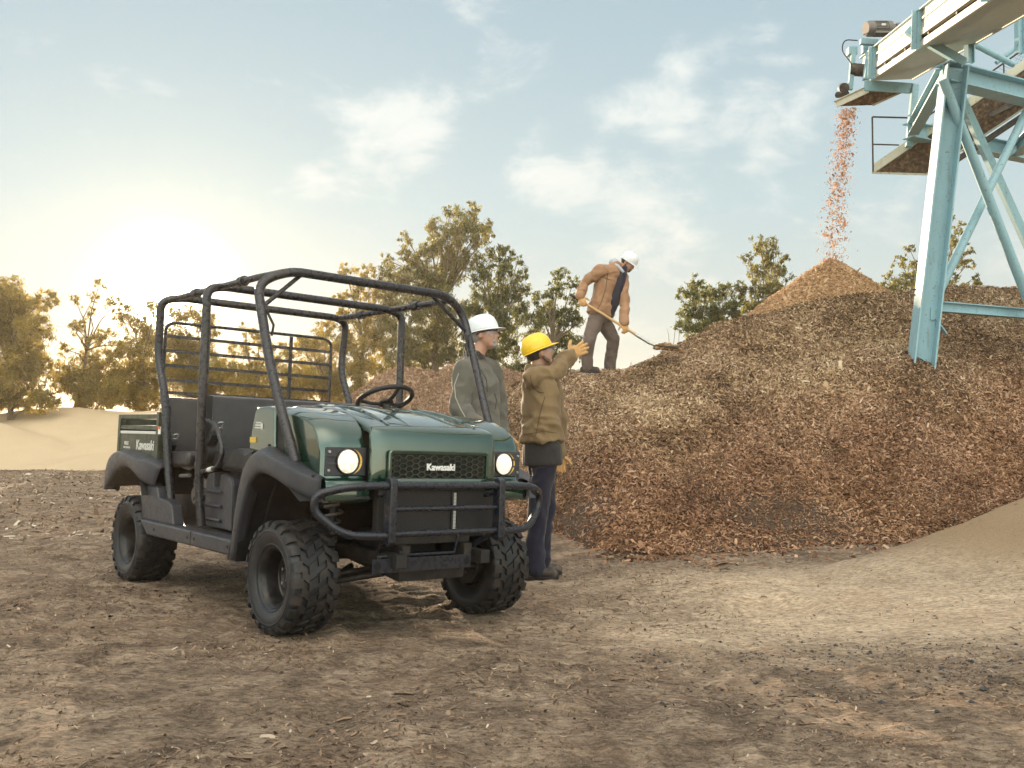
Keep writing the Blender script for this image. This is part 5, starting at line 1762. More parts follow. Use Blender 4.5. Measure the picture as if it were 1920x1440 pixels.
def person(label, D):
    root = None
    hip, chest, neck, headc = (Vector(D[k]) for k in ('hip', 'chest', 'neck', 'head'))
    Rh, Rc, Rn = D['Rhip'], D['Rchest'], D['Rhead']
    s = D.get('s', 1.0)
    up = (neck - hip).normalized()
    def F2(R, upv):
        z = upv.normalized(); x = R @ Vector((1, 0, 0)); x = (x - z * x.dot(z)).normalized()
        return Matrix((x, z.cross(x), z)).transposed()
    Fh, Fc = F2(Rh, (chest - hip)), F2(Rc, (neck - chest))
    w = D.get('build', 1.0)
    # ---- the body under the clothes
    mb = MB()
    head_shapes(mb, headc, Rn, s)
    mb.capsule(neck - up * .03, headc + Rn @ Vector((-.018, 0, -.05)) * s, .056 * s, .052 * s)
    loft_e(mb, [(hip - Fh @ Vector((0, 0, .10)), .12 * w, .09, Fh), (hip, .15 * w, .10 * w, Fh), (hip.lerp(chest, .5), .135 * w, .09 * w, Fh), (chest, .155 * w, .10 * w, Fc), (chest.lerp(neck, .65), .14, .08, Fc), (neck, .055, .055, Fc)])
    for sd in ('L', 'R'):
        sh, el, wr = (Vector(D[k + sd]) for k in ('sh', 'el', 'wr'))
        mb.capsule(sh, el, .040 * s, .034 * s); mb.capsule(el, wr, .034 * s, .025 * s)
        kn, an, toe = (Vector(D[k + sd]) for k in ('kn', 'an', 'toe'))
        hj = hip + Fh @ Vector((0, (.09 if sd == 'L' else -.09) * w, -.04))
        mb.capsule(hj, kn, .068 * s, .048 * s); mb.capsule(kn, an, .048 * s, .034 * s)
        mb.capsule(an - Vector((0, 0, .02)), an.lerp(toe, .75) - Vector((0, 0, .02)), .030, .024)
        hd = Vector(D['hd' + sd][0]).normalized()
        mb.capsule(wr, wr + hd * .09 * s, .024 * s, .014 * s)
    root = fuse(mb, 'person', D['skin'], None, .009, 2)
    tag(root, label, 'person')
    # ---- trousers
    mb = MB()
    tw = D.get('leg', 1.0)
    loft_e(mb, [(hip - Fh @ Vector((0, 0, .13)), .14 * w, .11, Fh), (hip - Fh @ Vector((0, 0, .05)), .162 * w, .120 * w, Fh), (hip + Fh @ Vector((0, 0, .04)), .150 * w, .108 * w, Fh), (hip + Fh @ Vector((0, 0, .14)), .125 * w, .085 * w, Fh)])
    for sd in ('L', 'R'):
        kn, an, toe = (Vector(D[k + sd]) for k in ('kn', 'an', 'toe'))
        hj = hip + Fh @ Vector((0, (.088 if sd == 'L' else -.088) * w, -.05))
        mb.capsule(hj, kn, .098 * tw, .076 * tw, 18); mb.capsule(kn, an + Vector((0, 0, .03)), .076 * tw, .066 * tw, 18)
        mb.capsule(kn.lerp(an, .6), an + (toe - an) * .12, .066 * tw, .070 * tw, 18)
    fuse(mb, 'trousers', D['trousers'], root, .011, 3, wrinkle=.012, wscale=9)
    # ---- boots
    for sd in ('L', 'R'):
        an, toe = Vector(D['an' + sd]), Vector(D['toe' + sd])
        d = toe - an; dh = Vector((d.x, d.y, 0)).normalized()
        gz = D.get('gz', None)
        mb = MB()
        mb.capsule(an + Vector((0, 0, .03)), an - Vector((0, 0, .03)), .050, .050)
        base = an - Vector((0, 0, .058))
        mb.capsule(base - dh * .045 + Vector((0, 0, .02)), base + dh * .15 + Vector((0, 0, .012)), .044, .040, 16)
        mb.capsule(base + Vector((0, 0, .035)), base + dh * .10 + Vector((0, 0, .02)), .045, .038, 16)
        o = fuse(mb, 'boot', M['shoe'], root, .009, 2)
        zmin = min(v.co.z for v in o.data.vertices)
        mb = MB()
        side = Vector((-dh.y, dh.x, 0)); outl = []
        for u, ww in ((-.088, .022), (-.06, .040), (0, .038), (.08, .046), (.14, .044), (.178, .026), (.19, 0)):
            outl.append(base + dh * u + side * ww)
        outl += [base + dh * u - side * ww for u, ww in ((.178, .026), (.14, .044), (.08, .046), (0, .038), (-.06, .040), (-.088, .022))]
        zz = zmin + .004
        mb.rings([[Vector((p.x, p.y, zz + .018)) for p in outl], [Vector((p.x, p.y, zz - .008)) for p in outl]])
        mb.build('sole', M['black'], o, bevel=.004)
    # ---- shirt showing below or inside the jacket
    if 'shirt' in D:
        mb = MB()
        b0, k = D.get('shirt_drop', .10), D.get('shirt_w', 1.0)
        loft_e(mb, [(hip - Fh @ Vector((0, 0, b0)), .208 * w * k, .168 * w * k, Fh), (hip - Fh @ Vector((0, 0, .02)), .196 * w * k, .156 * w * k, Fh), (hip + Fh @ Vector((0, 0, .08)), .160 * w * k, .120 * w * k, Fh), (hip.lerp(chest, .6), .14 * w * k, .10 * w * k, Fh), (chest, .14 * w * k, .09 * w * k, Fc), (chest.lerp(neck, .8), .10, .09, Fc), (neck + up * .01, .066, .066, Fc)])
        fuse(mb, 'shirt', D['shirt'], root, .010, 3, wrinkle=.006, wscale=9)
    # ---- jacket
    mb = MB()
    jd = D.get('hem', 0.06)
    loft_e(mb, [(hip - Fh @ Vector((0, 0, jd)), .198 * w * D.get('flare', 1.0), .165 * w * D.get('flare', 1.0), Fh), (hip + Fh @ Vector((0, 0, .05)), .200 * w, .158 * w, Fh), (hip.lerp(chest, .55), .186 * w, .140 * w, Fh), (chest, .195 * w, .140 * w, Fc),
                (chest.lerp(neck, .5), .172 * w, .118 * w, Fc), (chest.lerp(neck, .78), .105 * w, .085, Fc), (neck, .066, .066, Fc), (neck + up * .03, .062, .062, Fc)], 24)
    for sd in ('L', 'R'):
        sh, el, wr = (Vector(D[k + sd]) for k in ('sh', 'el', 'wr'))
        mb.capsule(chest.lerp(neck, .55).lerp(sh, .45), sh, .078, .070 * w, 18)
        mb.capsule(sh, el, .072 * w, .060, 18); mb.capsule(el, wr, .060, .047, 18)
        mb.capsule(el.lerp(wr, .8), wr, .053, .052, 18)
    jk = fuse(mb, 'jacket', D['jacket'], root, .010, 3, wrinkle=D.get('wr', .011) * 1.9, wscale=10, grow=.008)
    mb = MB()
    col_c = neck + up * .012
    Fk = Fc
    rs = []
    for r_, h in ((.082, -.035), (.074, .0), (.070, .024), (.065, .028), (.063, .0)):
        rs.append([col_c + Fk @ Vector((r_ * 1.02 * math.cos(2 * PI * j / 24), r_ * .95 * math.sin(2 * PI * j / 24), h + .012 * math.cos(2 * PI * j / 24 + PI))) for j in range(24)])
    mb.rings(rs, cap=False)
    mb.build('collar', D.get('collar', D['jacket']), jk, sub=1)
    # ---- gloves or bare hands
    for sd in ('L', 'R'):
        hd = D['hd' + sd]
        mb = MB()
        wr = Vector(D['wr' + sd])
        hand(mb, wr + Vector(hd[0]).normalized() * .012, hd[0], hd[1], hd[2], hd[3], D.get('hsize', 1.08), spread=hd[4] if len(hd) > 4 else .10, r=.0125, thumb_out=hd[5] if len(hd) > 5 else 1.0)
        d0 = Vector(hd[0]).normalized()
        el = Vector(D['el' + sd]); da = (wr - el).normalized()
        mb.capsule(wr - da * .03, wr + d0 * .02, .045, .034)
        fuse(mb, 'glove', D['glove'], root, .0045, 2, wrinkle=.0012, wscale=40, fac=.4)
    head_extras(root, headc, Rn, s, D['hat'], D['hair'], D['beard'], D.get('glasses', True), tilt=D.get('tilt', 0))
    return root


DG = math.radians
from mathutils.bvhtree import BVHTree


def seam(body, name, pix, r, mat):
    """a stitched seam, cord, button or dark fold line lying on a garment"""
    jk = [c for c in body.children if c.name.startswith('jacket')][0]
    bv = BVHTree.FromPolygons([v.co for v in jk.data.vertices], [tuple(p.vertices) for p in jk.data.polygons])
    o_ = Vector((0, 0, CAM_H)); pts = []
    fine_ = [Vector((a, b_, 0)) for a, b_ in pix]
    seq = []
    for a, b_ in zip(fine_[:-1], fine_[1:]):
        seq += [a.lerp(b_, k / 5) for k in range(5)]
    seq.append(fine_[-1])
    for q in seq:
        d = (at(q.x, q.y, 5.0) - o_).normalized()
        h, n, i, dist = bv.ray_cast(o_, d)
        if h is not None and (not pts or abs((h - pts[-1]).length) < .12): pts.append(h - d * r * .3)
    if len(pts) < 3: return
    mb = MB(); mb.tube(pts, r, 6); mb.build(name, mat, jk, recalc=False)


# the man in the taupe jacket beyond the vehicle, seen from behind his right shoulder
Yw = 6.85
A = lambda px, py, dy=0: at(px, py, Yw + dy)
gw = float(ground_z(A(900, 900).x, Yw))
hx = A(900, 800).x
Rw_ = frame(DG(-18))
hipw = Vector((hx, Yw, gw + 1.02))
pw = dict(hip=hipw, chest=A(896, 725), neck=A(888, 668), head=A(908, 628), Rhip=Rw_, Rchest=frame(DG(-22)), Rhead=frame(DG(-20), DG(10)),
          shR=A(872, 694, -.13), elR=A(862, 768, -.22), wrR=A(905, 806, -.34), shL=A(922, 694, .12), elL=A(932, 760, .20), wrL=A(940, 815, .10),
          hdR=((.5, -.2, -.6), (0, -1, 0), (.6, 0, .3), .5), hdL=((.3, .0, -.9), (0, 1, 0), (.8, 0, .2), .5),
          knR=(hx - .04, Yw - .08, gw + .52), anR=(hx - .08, Yw - .10, gw + .09), toeR=(hx + .08, Yw - .06, gw + .03),
          knL=(hx + .05, Yw + .10, gw + .52), anL=(hx + .02, Yw + .14, gw + .09), toeL=(hx + .2, Yw + .22, gw + .03),
          skin=M['skin'], trousers=M['charcoal'], jacket=M['taupe'], glove=M['leather'], hat=M['hatwhite'], hair=(M['greyhair'],), beard=(M['greyhair'], 'goatee'), hem=.10, build=.94, s=.99, tilt=DG(2), collar=M['charcoal'], wr=.009)
w_man = person('bearded man in taupe jacket and white hard hat standing behind the vehicle hood', pw)

# the man in the yellow helmet, right arm stretched towards the pile
Yy = 7.28
A = lambda px, py, dy=0: at(px, py, Yy + dy)
gy = float(ground_z(A(1010, 1064).x, Yy))
hx = A(1012, 850).x
py_ = dict(hip=A(1016, 832), chest=A(1014, 745), neck=A(1004, 693), head=A(1012, 661), Rhip=frame(DG(22)), Rchest=frame(DG(20)), Rhead=frame(DG(8), DG(16)),
           shR=A(1000, 710, -.13), elR=A(1040, 697, -.02), wrR=A(1066, 668, .12), shL=A(1030, 716, .17), elL=A(1046, 780, .24), wrL=A(1047, 848, .22),
           hdR=((.80, .30, .46), (.35, -.9, -.1), (-.25, .1, 1.0), (.20, .12, .12, .2), .22, 1.25), hdL=((.05, .0, -1), (0, 1, 0), (1, 0, 0), .6),
           knR=A(1010, 948, -.07), anR=(A(1000, 1046).x, Yy - .07, gy + .10), toeR=(A(1045, 1060).x, Yy - .10, gy + .03),
           knL=A(1024, 948, .10), anL=(A(1010, 1046).x, Yy + .14, gy + .10), toeL=(A(1060, 1060).x, Yy + .16, gy + .03),
           skin=M['skin2'], trousers=M['navy'], jacket=M['ochre'], shirt=M['charcoal'], shirt_drop=.16, glove=M['leather'], hat=M['hatyellow'], hair=(M['hair'],), beard=(M['stubble'], 'full'), hem=-.02, build=.90, flare=1.06, s=1.0, tilt=DG(8), leg=1.0, wr=.012)
y_man = person('man in brown canvas jacket and yellow hard hat pointing with a gloved hand', py_)

# the shoveller on the pile
Y3 = 12.95
A = lambda px, py, dy=0: at(px, py, Y3 + dy)
def gp(px, dy):
    p = A(px, 690, dy)
    return float(pile_main(np.array([p.x]), np.array([p.y]))[0])
def foot(px, dy, tx):
    p = A(px, 690, dy); q = A(tx, 690, dy - .05)
    z = gp(px, dy)
    return Vector((p.x, p.y, z + .085)), Vector((q.x, q.y, z + .02))
anR, toeR = foot(1099, -.12, 1118)
anL, toeL = foot(1142, .10, 1158)
SH0, SH1 = A(1069, 552, -.22), A(1222, 646, -.30)
def onsh(u): return SH0.lerp(SH1, u)
ps = dict(hip=A(1126, 588), chest=A(1140, 525), neck=A(1157, 497), head=A(1178, 493), Rhip=frame(DG(-28)), Rchest=frame(DG(-34)), Rhead=frame(DG(-28), DG(-34)),
          shR=A(1124, 508, -.18), elR=A(1095, 532, -.10), wrR=onsh(.13) + Vector((-.01, .02, .055)), shL=A(1166, 520, .02), elL=A(1172, 566, -.10), wrL=onsh(.685) + Vector((-.02, .02, .085)),
          hdR=((.25, -.35, -.55), (-.3, -.85, .35), (.8, 0, .4), 1.0), hdL=((.15, -.3, -.85), (.5, -.8, .3), (-.7, 0, .5), 1.0),
          knR=A(1104, 640, -.22), anR=anR, toeR=toeR, knL=A(1150, 636, .0), anL=anL, toeL=toeL,
          skin=M['skin'], trousers=M['trouser'], jacket=M['tan'], shirt=M['navy'], shirt_drop=.03, shirt_w=.92, glove=M['leather'], hat=M['hatwhite'], hair=(M['hair'],), beard=(M['stubble'], 'full'), hem=.02, build=1.04, s=1.02, tilt=DG(0), glasses=False, leg=1.12, collar=M['hood'], wr=.010)
pp = person('bending man in tan jacket and white hard hat shovelling on top of the pile', ps)
# the open front of his jacket with the dark shirt, and the hood behind his neck
mb = MB()
h_, c_, n_ = ps['hip'], ps['chest'], ps['neck']
fw_ = frame(DG(-38)) @ Vector((1, 0, 0))
side_ = Vector((-fw_.y, fw_.x, 0))
pts = []
for u, wd in ((0.0, .075), (.25, .085), (.5, .080), (.75, .060), (.93, .035)):
    p = h_.lerp(n_, u) + fw_ * (.155 + .02 * math.sin(u * 3)) + side_ * .02
    pts.append((p, wd))
for (p, w1), (q, w2) in zip(pts[:-1], pts[1:]):
    mb.capsule(p - fw_ * .035, q - fw_ * .035, w1, w2, 14)
fuse(mb, 'shirt_front', M['navy'], pp, .010, 4, wrinkle=.005, wscale=10)
mb = MB()
bk = frame(DG(-34)) @ Vector((-1, 0, 0))
mb.ellipsoid(n_ + bk * .045 + Vector((0, 0, .035)), (.075, .085, .060), frame(DG(-34), DG(-20)))
mb.tube([n_ + bk * .02 + side_ * .07, n_ + fw_ * .07 + side_ * .06 - Vector((0, 0, .03)), n_ + fw_ * .13 + side_ * .03 - Vector((0, 0, .12))], [.03, .026, .018], 10)
mb.tube([n_ + bk * .02 - side_ * .07, n_ + fw_ * .06 - side_ * .07 - Vector((0, 0, .03)), n_ + fw_ * .13 - side_ * .045 - Vector((0, 0, .12))], [.03, .026, .018], 10)
fuse(mb, 'hood', M['hood'], pp, .008, 3, wrinkle=.004, wscale=14)

# ---- shovel
wood = simple('ash_handle', (0.52, 0.34, 0.16), 0.5, 0, 0.15, 40)
sh = empty('shovel', SH0)
tag(sh, 'long wooden handled shovel loaded with wood chips held by the man on the pile', 'shovel')
L0 = lambda p: Vector(p) - SH0
mb = MB(); mb.tube([L0(onsh(.05)), L0(onsh(.4)) + Vector((0, 0, .006)), L0(onsh(.86))], [.0165, .018, .018], 12); mb.build('handle', wood, sh)
mb = MB(); mb.tube([L0(SH0), L0(onsh(.10))], .020, 12); mb.build('grip', M['black'], sh)
blade_tip = A(1272, 650, -.30)
dd = (blade_tip - SH1).normalized()
mb = MB(); mb.tube([L0(onsh(.80)), L0(onsh(.97)), L0(SH1 + dd * .05 - Vector((0, 0, .012)))], [.021, .020, .014], 12); mb.build('socket', M['steel'], sh)
mb = MB()
sdv = Vector((0, 0, 1)).cross(dd).normalized(); upv = dd.cross(sdv).normalized()
Lb = (blade_tip - SH1).length
rows = []
for i in range(11):
    u = i / 10
    wd = .125 * (1 if u < .65 else math.cos((u - .65) / .35 * 1.35)) * (1 if u > .06 else .75)
    row = []
    for k in range(9):
        v = -1 + k / 4
        row.append(L0(SH1 + dd * (.03 + u * Lb) + sdv * v * wd + upv * (-.055 + .045 * v * v + .02 * (u - .4) ** 2)))
    rows.append(row)
mb.grid(rows)
o = mb.build('blade', M['metalgrey'], sh); so = o.modifiers.new('t', 'SOLIDIFY'); so.thickness = .003
# the load
n = 1300
u = RNG.random(n); v = RNG.uniform(-1, 1, n)
cen = np.array([list(SH1 + dd * (.05 + a * Lb * .95) + sdv * b_ * .10 * (1 - .5 * a) + upv * (-.045 + RNG.random() * .085 * (1 - b_ * b_) * math.sin(PI * min(1, a * .85 + .1)))) for a, b_ in zip(u, v)])
ax = RNG.normal(size=(n, 3)); ax[:, 2] *= .5; ax /= np.linalg.norm(ax, axis=1)[:, None]; wd = np.cross(ax, RNG.normal(size=(n, 3))); wd /= np.linalg.norm(wd, axis=1)[:, None]
ld = quad_cloud('shovel_load', cen, ax * .024, wd * .009, chip_cone, parent=None)
tag(ld, 'heap of wood chips lying on the shovel blade', 'wood chips', kind='stuff')

piping = fabric('pale_piping', (0.36, 0.34, 0.28))
darkseam = fabric('dark_seam', (0.05, 0.045, 0.04))
brownseam = fabric('brown_seam', (0.10, 0.065, 0.035))
seam(w_man, 'piping', [(860, 700), (852, 722), (854, 745), (864, 768), (876, 788), (884, 800)], .004, piping)
seam(w_man, 'pocket_seam', [(927, 738), (931, 750), (928, 768)], .004, darkseam)
seam(w_man, 'shoulder_seam', [(888, 684), (902, 694), (912, 712), (914, 735)], .0035, darkseam)
seam(y_man, 'shoulder_seam', [(995, 704), (996, 716), (1001, 728), (1010, 735), (1020, 736)], .0035, brownseam)
seam(y_man, 'side_fold', [(1022, 744), (1014, 770), (1008, 800), (1004, 818)], .004, brownseam)  # shade of the jacket's side fold, drawn as a dark line
seam(y_man, 'hem_seam', [(980, 814), (1000, 812), (1020, 808), (1044, 812)], .003, brownseam)
seam(pp, 'pocket_flap', [(1129, 519), (1138, 523), (1147, 525)], .005, brownseam)
seam(pp, 'front_edge', [(1140, 508), (1136, 540), (1128, 566), (1118, 584)], .005, brownseam)

# ------------------------------------------------------------------ conveyor tower
def steelpaint(name, col, dirt=0.35, scale=3.0):
    m, t, b, _ = newmat(name)
    co = objco(t)
    n = t.noise(co, scale, 6, 0.65)
    c = t.mix(n, tuple(q * .85 for q in col), tuple(min(1, q * 1.12) for q in col))
    st = t.noise(t.vmath('MULTIPLY', co, (6, 6, 1.2)).outputs[0], 2.2, 8, .7)
    c = t.mix(t.math('MULTIPLY', t.maprange(st, .52, .72), dirt), c, (.20, .13, .08))
    fl = t.maprange(t.noise(co, 26, 6, .7), 0.60, 0.66)
    c = t.mix(t.math('MULTIPLY', fl, .7), c, (.12, .075, .05))
    t.put(b.inputs['Base Color'], c)
    b.inputs['Roughness'].default_value = .5
    bump(t, b, t.noise(co, 30, 5, .6), .15, .004)
    return m
TQ = steelpaint('turquoise_steel', (0.29, 0.49, 0.56), .45)
TQ2 = steelpaint('pale_panel', (0.40, 0.44, 0.38), .25, 1.5)
CREAM_LIT = steelpaint('sunlit_cream_rail', (0.60, 0.58, 0.46), .35)  # cream stands for sunlight on the conveyor steel, painted into the colour
DIRTY = basemat('chip_caked_steel', [(0.35, (0.06, 0.045, 0.035)), (0.5, (0.15, 0.10, 0.07)), (0.68, (0.40, 0.27, 0.15))], 16)
DARK = simple('dark_steel', (.045, .038, .035), .6, .2, .3, 10, dust=.3)


def ibeam(mb, p0, p1, w, h, up=(0, 0, 1), tf=.014, tw=.010):
    """H section: flanges of width w, height h along the direction 'up' made square to the beam"""
    p0, p1, up = Vector(p0), Vector(p1), Vector(up)
    d = (p1 - p0).normalized(); s = d.cross(up).normalized(); u = s.cross(d).normalized()
    def bar(cu, cs, hu, hs):
        vs = []
        for p in (p0, p1):
            for a, b_ in ((-1, -1), (1, -1), (1, 1), (-1, 1)):
                vs.append(p + u * (cu + a * hu) + s * (cs + b_ * hs))
        mb.add(vs, [(0, 1, 2, 3), (7, 6, 5, 4), (0, 4, 5, 1), (1, 5, 6, 2), (2, 6, 7, 3), (3, 7, 4, 0)])
    bar(h / 2 - tf / 2, 0, tf / 2, w / 2); bar(-h / 2 + tf / 2, 0, tf / 2, w / 2); bar(0, 0, h / 2 - tf, tw / 2)
def bar(mb, p0, p1, w, h, up=(0, 0, 1)):
    p0, p1, up = Vector(p0), Vector(p1), Vector(up)
    d = (p1 - p0).normalized(); s = d.cross(up).normalized(); u = s.cross(d).normalized()
    vs = []
    for p in (p0, p1):
        for a, b_ in ((-1, -1), (1, -1), (1, 1), (-1, 1)):
            vs.append(p + u * a * h / 2 + s * b_ * w / 2)
    mb.add(vs, [(0, 1, 2, 3), (7, 6, 5, 4), (0, 4, 5, 1), (1, 5, 6, 2), (2, 6, 7, 3), (3, 7, 4, 0)])

tw_root = empty('conveyor_tower', at(1722, 640, 12.0))
tag(tw_root, 'turquoise steel support tower of leaning columns and crossed braces rising from the pile', 'tower')
TO = tw_root.location.copy()
class TB(MB):
    def build(s, *a, **k):
        s.v = [tuple(Vector(p) - TO) for p in s.v]
        return MB.build(s, *a, **k)
beam_dir = (at(1920, 590, 12.85) - at(1745, 575, 12.0)); beam_dir.z = 0; beam_dir.normalize()
nrm_ = Vector((beam_dir.y, -beam_dir.x, 0))      # towards the camera
legA0, legA1 = at(1718, 690, 12.0) - Vector((0, 0, .45)), at(1790, 128, 12.0)
mb = TB(); ibeam(mb, legA0, legA1, .27, .27, up=(-1, .06, 0), tf=.02, tw=.014); leg = mb.build('column', TQ, tw_root)
# turned so that one flange face looks left into the sun and the web shows to the camera
off = beam_dir * 2.55
legB0, legB1 = legA0 + off + Vector((.35, 0, -.3)), legA1 + off - Vector((.15, 0, 0))
mb = TB(); ibeam(mb, legB0, legB1, .27, .27, up=(-1, .06, 0), tf=.02, tw=.014); mb.build('column', TQ, tw_root)
back = Vector((.55, 2.4, 0))
legC0, legC1 = legA0 + back + Vector((.9, 0, 0)), legA1 + back
top0 = at(1768, 137, 12.0); top1 = top0 + beam_dir * 3.1
mb = TB(); ibeam(mb, top0, top1, .24, .26, tf=.018); mb.build('top_beam', TQ, tw_root)
mb = TB(); ibeam(mb, top0 + back, top1 + back, .20, .24); mb.build('top_beam', TQ, tw_root)
for q in (0.05, 2.5):
    mb = TB(); ibeam(mb, top0 + beam_dir * q + Vector((0, .1, 0)), top0 + beam_dir * q + back - Vector((0, .1, 0)), .16, .20); mb.build('side_beam', TQ, tw_root)
low0 = at(1747, 574, 12.05); low1 = low0 + beam_dir * 3.0
mb = TB(); ibeam(mb, low0, low1, .12, .13); mb.build('cross_beam', TQ, tw_root)
# crossed tube braces
def rod(name, a, b_, r, n=14):
    mb = TB(); mb.tube([a, b_], r, n); return mb.build(name, TQ, tw_root)
f_ = nrm_ * .17
rod('brace', at(1768, 150, 11.85), at(1925, 556, 12.55) + (at(1925, 556, 12.55) - at(1768, 150, 11.85)) * .25, .062)
rod('brace', at(1752, 566, 12.05), at(1925, 208, 12.9) + (at(1925, 208, 12.9) - at(1752, 566, 12.05)) * .3, .055)
mb = TB(); bar(mb, at(1800, 180, 13.0), at(1925, 420, 13.4) + Vector((.7, .2, -1.6)), .10, .10, up=(0, 1, 0)); mb.build('brace', TQ, tw_root)
# brace from the conveyor down to the beam
mb = TB(); bar(mb, at(1702, 57, 12.3), at(1808, 118, 11.95), .10, .10, up=(0, 1, .3)); mb.build('brace', TQ, tw_root)
# gusset and cut-off stub at the column foot
mb = TB()
g0 = at(1750, 585, 11.98)
mb.prism([(g0.x - .03, g0.z + .06), (g0.x + .09, g0.z + .06), (g0.x + .09, g0.z - .06), (g0.x + .02, g0.z - .10), (g0.x - .04, g0.z - .10)], 'xz', g0.y - .01, g0.y + .01)
mb.build('gusset', TQ, tw_root)
mb = TB(); bar(mb, at(1753, 598, 11.97), at(1774, 626, 11.97), .012, .075, up=(0, 1, 0)); mb.build('brace_stub', TQ, tw_root)
mb = TB()
for py in (543, 553):
    q = at(1712 - (py - 543) * .12, py, 11.80); mb.box(q, (.07, .02, .018))
mb.build('bolt_slot', DARK, leg)
mb = TB()
for px, py, dY in ((1776, 172, 11.84), (1784, 172, 11.84), (1776, 186, 11.84), (1784, 186, 11.84), (1732, 560, 11.84), (1740, 560, 11.84), (1731, 574, 11.84), (1739, 574, 11.84), (1731, 588, 11.84), (1738, 588, 11.84), (1800, 128, 11.86), (1812, 129, 11.86), (1800, 148, 11.86), (1812, 149, 11.86)):
    q = at(px, py, dY); mb.tube([q, q + Vector((-.005, -.022, 0))], .014, 6)
mb.each('bolt', DARK, tw_root)
# posts standing on the beam and carrying the conveyor
for px, y0_, y1_ in ((1818, 118, -30), (1912, 100, -30)):
    dY = 12.15 if px < 1850 else 12.9
    mb = TB(); ibeam(mb, at(px, y0_, dY), at(px - 1, y1_, dY), .085, .10, up=(1, .2, 0)); mb.build('post', TQ, tw_root)
rod('brace', at(1830, 85, 12.5), at(1902, 122, 12.5), .04)
rod('brace', at(1868, 118, 13.2), at(1908, 88, 13.2), .03)

# ------------------------------------------------------------------ belt conveyor, rising away from the camera towards its head
cd_ = Vector((.149, 1, .204)).normalized()
ce_ = Vector((1, -.149, 0)).normalized()
cu_ = ce_.cross(cd_).normalized()
HB = at(1635, 151, 15.0)                          # lower left corner at the head end
cv = empty('belt_conveyor', HB)
tag(cv, 'long inclined belt conveyor with motor on top spilling wood chips from its head', 'conveyor')
def K(s, e, u):
    """s metres back from the head along the belt, e to the right, u up; local to the conveyor"""
    return -cd_ * s + ce_ * e + cu_ * u
def kbox(mb, s0, s1, e0, e1, u0, u1):
    vs = [K(s, e, u) for s in (s0, s1) for e in (e0, e1) for u in (u0, u1)]
    mb.add(vs, [(0, 1, 3, 2), (4, 6, 7, 5), (0, 4, 5, 1), (2, 3, 7, 6), (0, 2, 6, 4), (1, 5, 7, 3)])
SL = 10.5
mb = MB(); kbox(mb, -.05, SL, 0.015, .62, 0, .012); mb.build('underside_panel', TQ2, cv)
mb = MB(); kbox(mb, -.05, SL, -.035, .0, -.01, .075); kbox(mb, -.05, SL, .62, .65, -.01, .12); mb.build('lower_rail', CREAM_LIT, cv)
mb = MB(); kbox(mb, -.05, SL, .03, .60, .10, .12); mb.build('return_belt', DARK, cv)
mb = MB(); kbox(mb, -.25, SL, -.045, .02, .13, .20); mb.build('middle_rail', CREAM_LIT, cv)
mb = MB(); kbox(mb, -.55, SL, -.035, -.015, .20, .44); kbox(mb, -.55, SL, .62, .64, .16, .44); mb.build('side_plate', CREAM_LIT, cv)
mb = MB(); kbox(mb, -.60, SL, -.085, .02, .44, .455); kbox(mb, -.60, SL, .60, .69, .44, .455); kbox(mb, -.55, SL, -.055, -.034, .315, .345); mb.build('top_flange', TQ, cv)
mb = MB(); kbox(mb, -.45, SL, .04, .60, .40, .42); mb.build('belt', DARK, cv)
mb = MB()
for s in np.arange(.9, SL, 1.15):
    mb.tube([K(s, -.01, .13), K(s, .63, .13)], .03, 10)
mb.build('idler_rollers', DARK, cv)
for s in (.35, 2.9, 5.6):
    mb = MB(); kbox(mb, s, s + .10, -.075, -.036, -.03, .46); kbox(mb, s, s + .012, -.14, -.036, -.03, .46); mb.build('frame_post', TQ, cv)
# head: pulley, hood plates, crossmember and caked underside
Wv = at(1572, 190, 15.6) - HB
mb = MB()
w0 = at(1568, 196, 15.35) - HB; w1 = at(1628, 168, 15.0) - HB; ex = Vector((.56, -.06, 0))
bar(mb, w0, w1, .02, .10); bar(mb, w0 + ex, w1 + ex, .02, .10)
bar(mb, w0 + Vector((0, 0, .055)) - (w1 - w0) * .06, w1 + Vector((0, 0, .055)), .07, .012)
mb.build('chute_rail', CREAM_LIT, cv)
mb = MB()
u0_ = w0 + Vector((.03, 0, -.03)); u1_ = w1 + Vector((.05, 0, -.03))
mb.add([u0_, u0_ + ex, u1_ + ex, u1_, u0_ + Vector((.10, .1, .10)), u0_ + ex + Vector((0, .1, .10)), u1_ + ex + Vector((0, 0, .10)), u1_ + Vector((0, 0, .10))], [(0, 1, 2, 3), (4, 5, 6, 7), (0, 1, 5, 4), (1, 2, 6, 5), (2, 3, 7, 6), (3, 0, 4, 7)])
mb.build('chute_underside', DIRTY, cv)
mb = MB(); bar(mb, at(1621, 160, 14.9) - HB, at(1711, 166, 14.9) - HB, .03, .165); mb.build('crossmember', TQ, cv)
mb = MB(); bar(mb, at(1624, 150, 14.95) - HB, at(1631, 100, 14.95) - HB, .11, .09, up=(1, 0, 0)); bar(mb, at(1594, 168, 15.3) - HB, at(1600, 97, 15.3) - HB, .07, .07, up=(1, 0, 0)); mb.build('head_post', TQ, cv)
mb = MB(); mb.cyl(at(1596, 130, 15.3) - HB, at(1640, 134, 15.2) - HB, .10, 20); mb.build('head_pulley', DARK, cv)
mb = MB(); mb.cyl(at(1570, 178, 15.5) - HB, at(1588, 176, 15.3) - HB, .05, 14); mb.cyl(at(1580, 165, 15.4) - HB, at(1583, 165, 15.2) - HB, .08, 16)
mb.build('scraper', DARK, cv)
mb = MB()
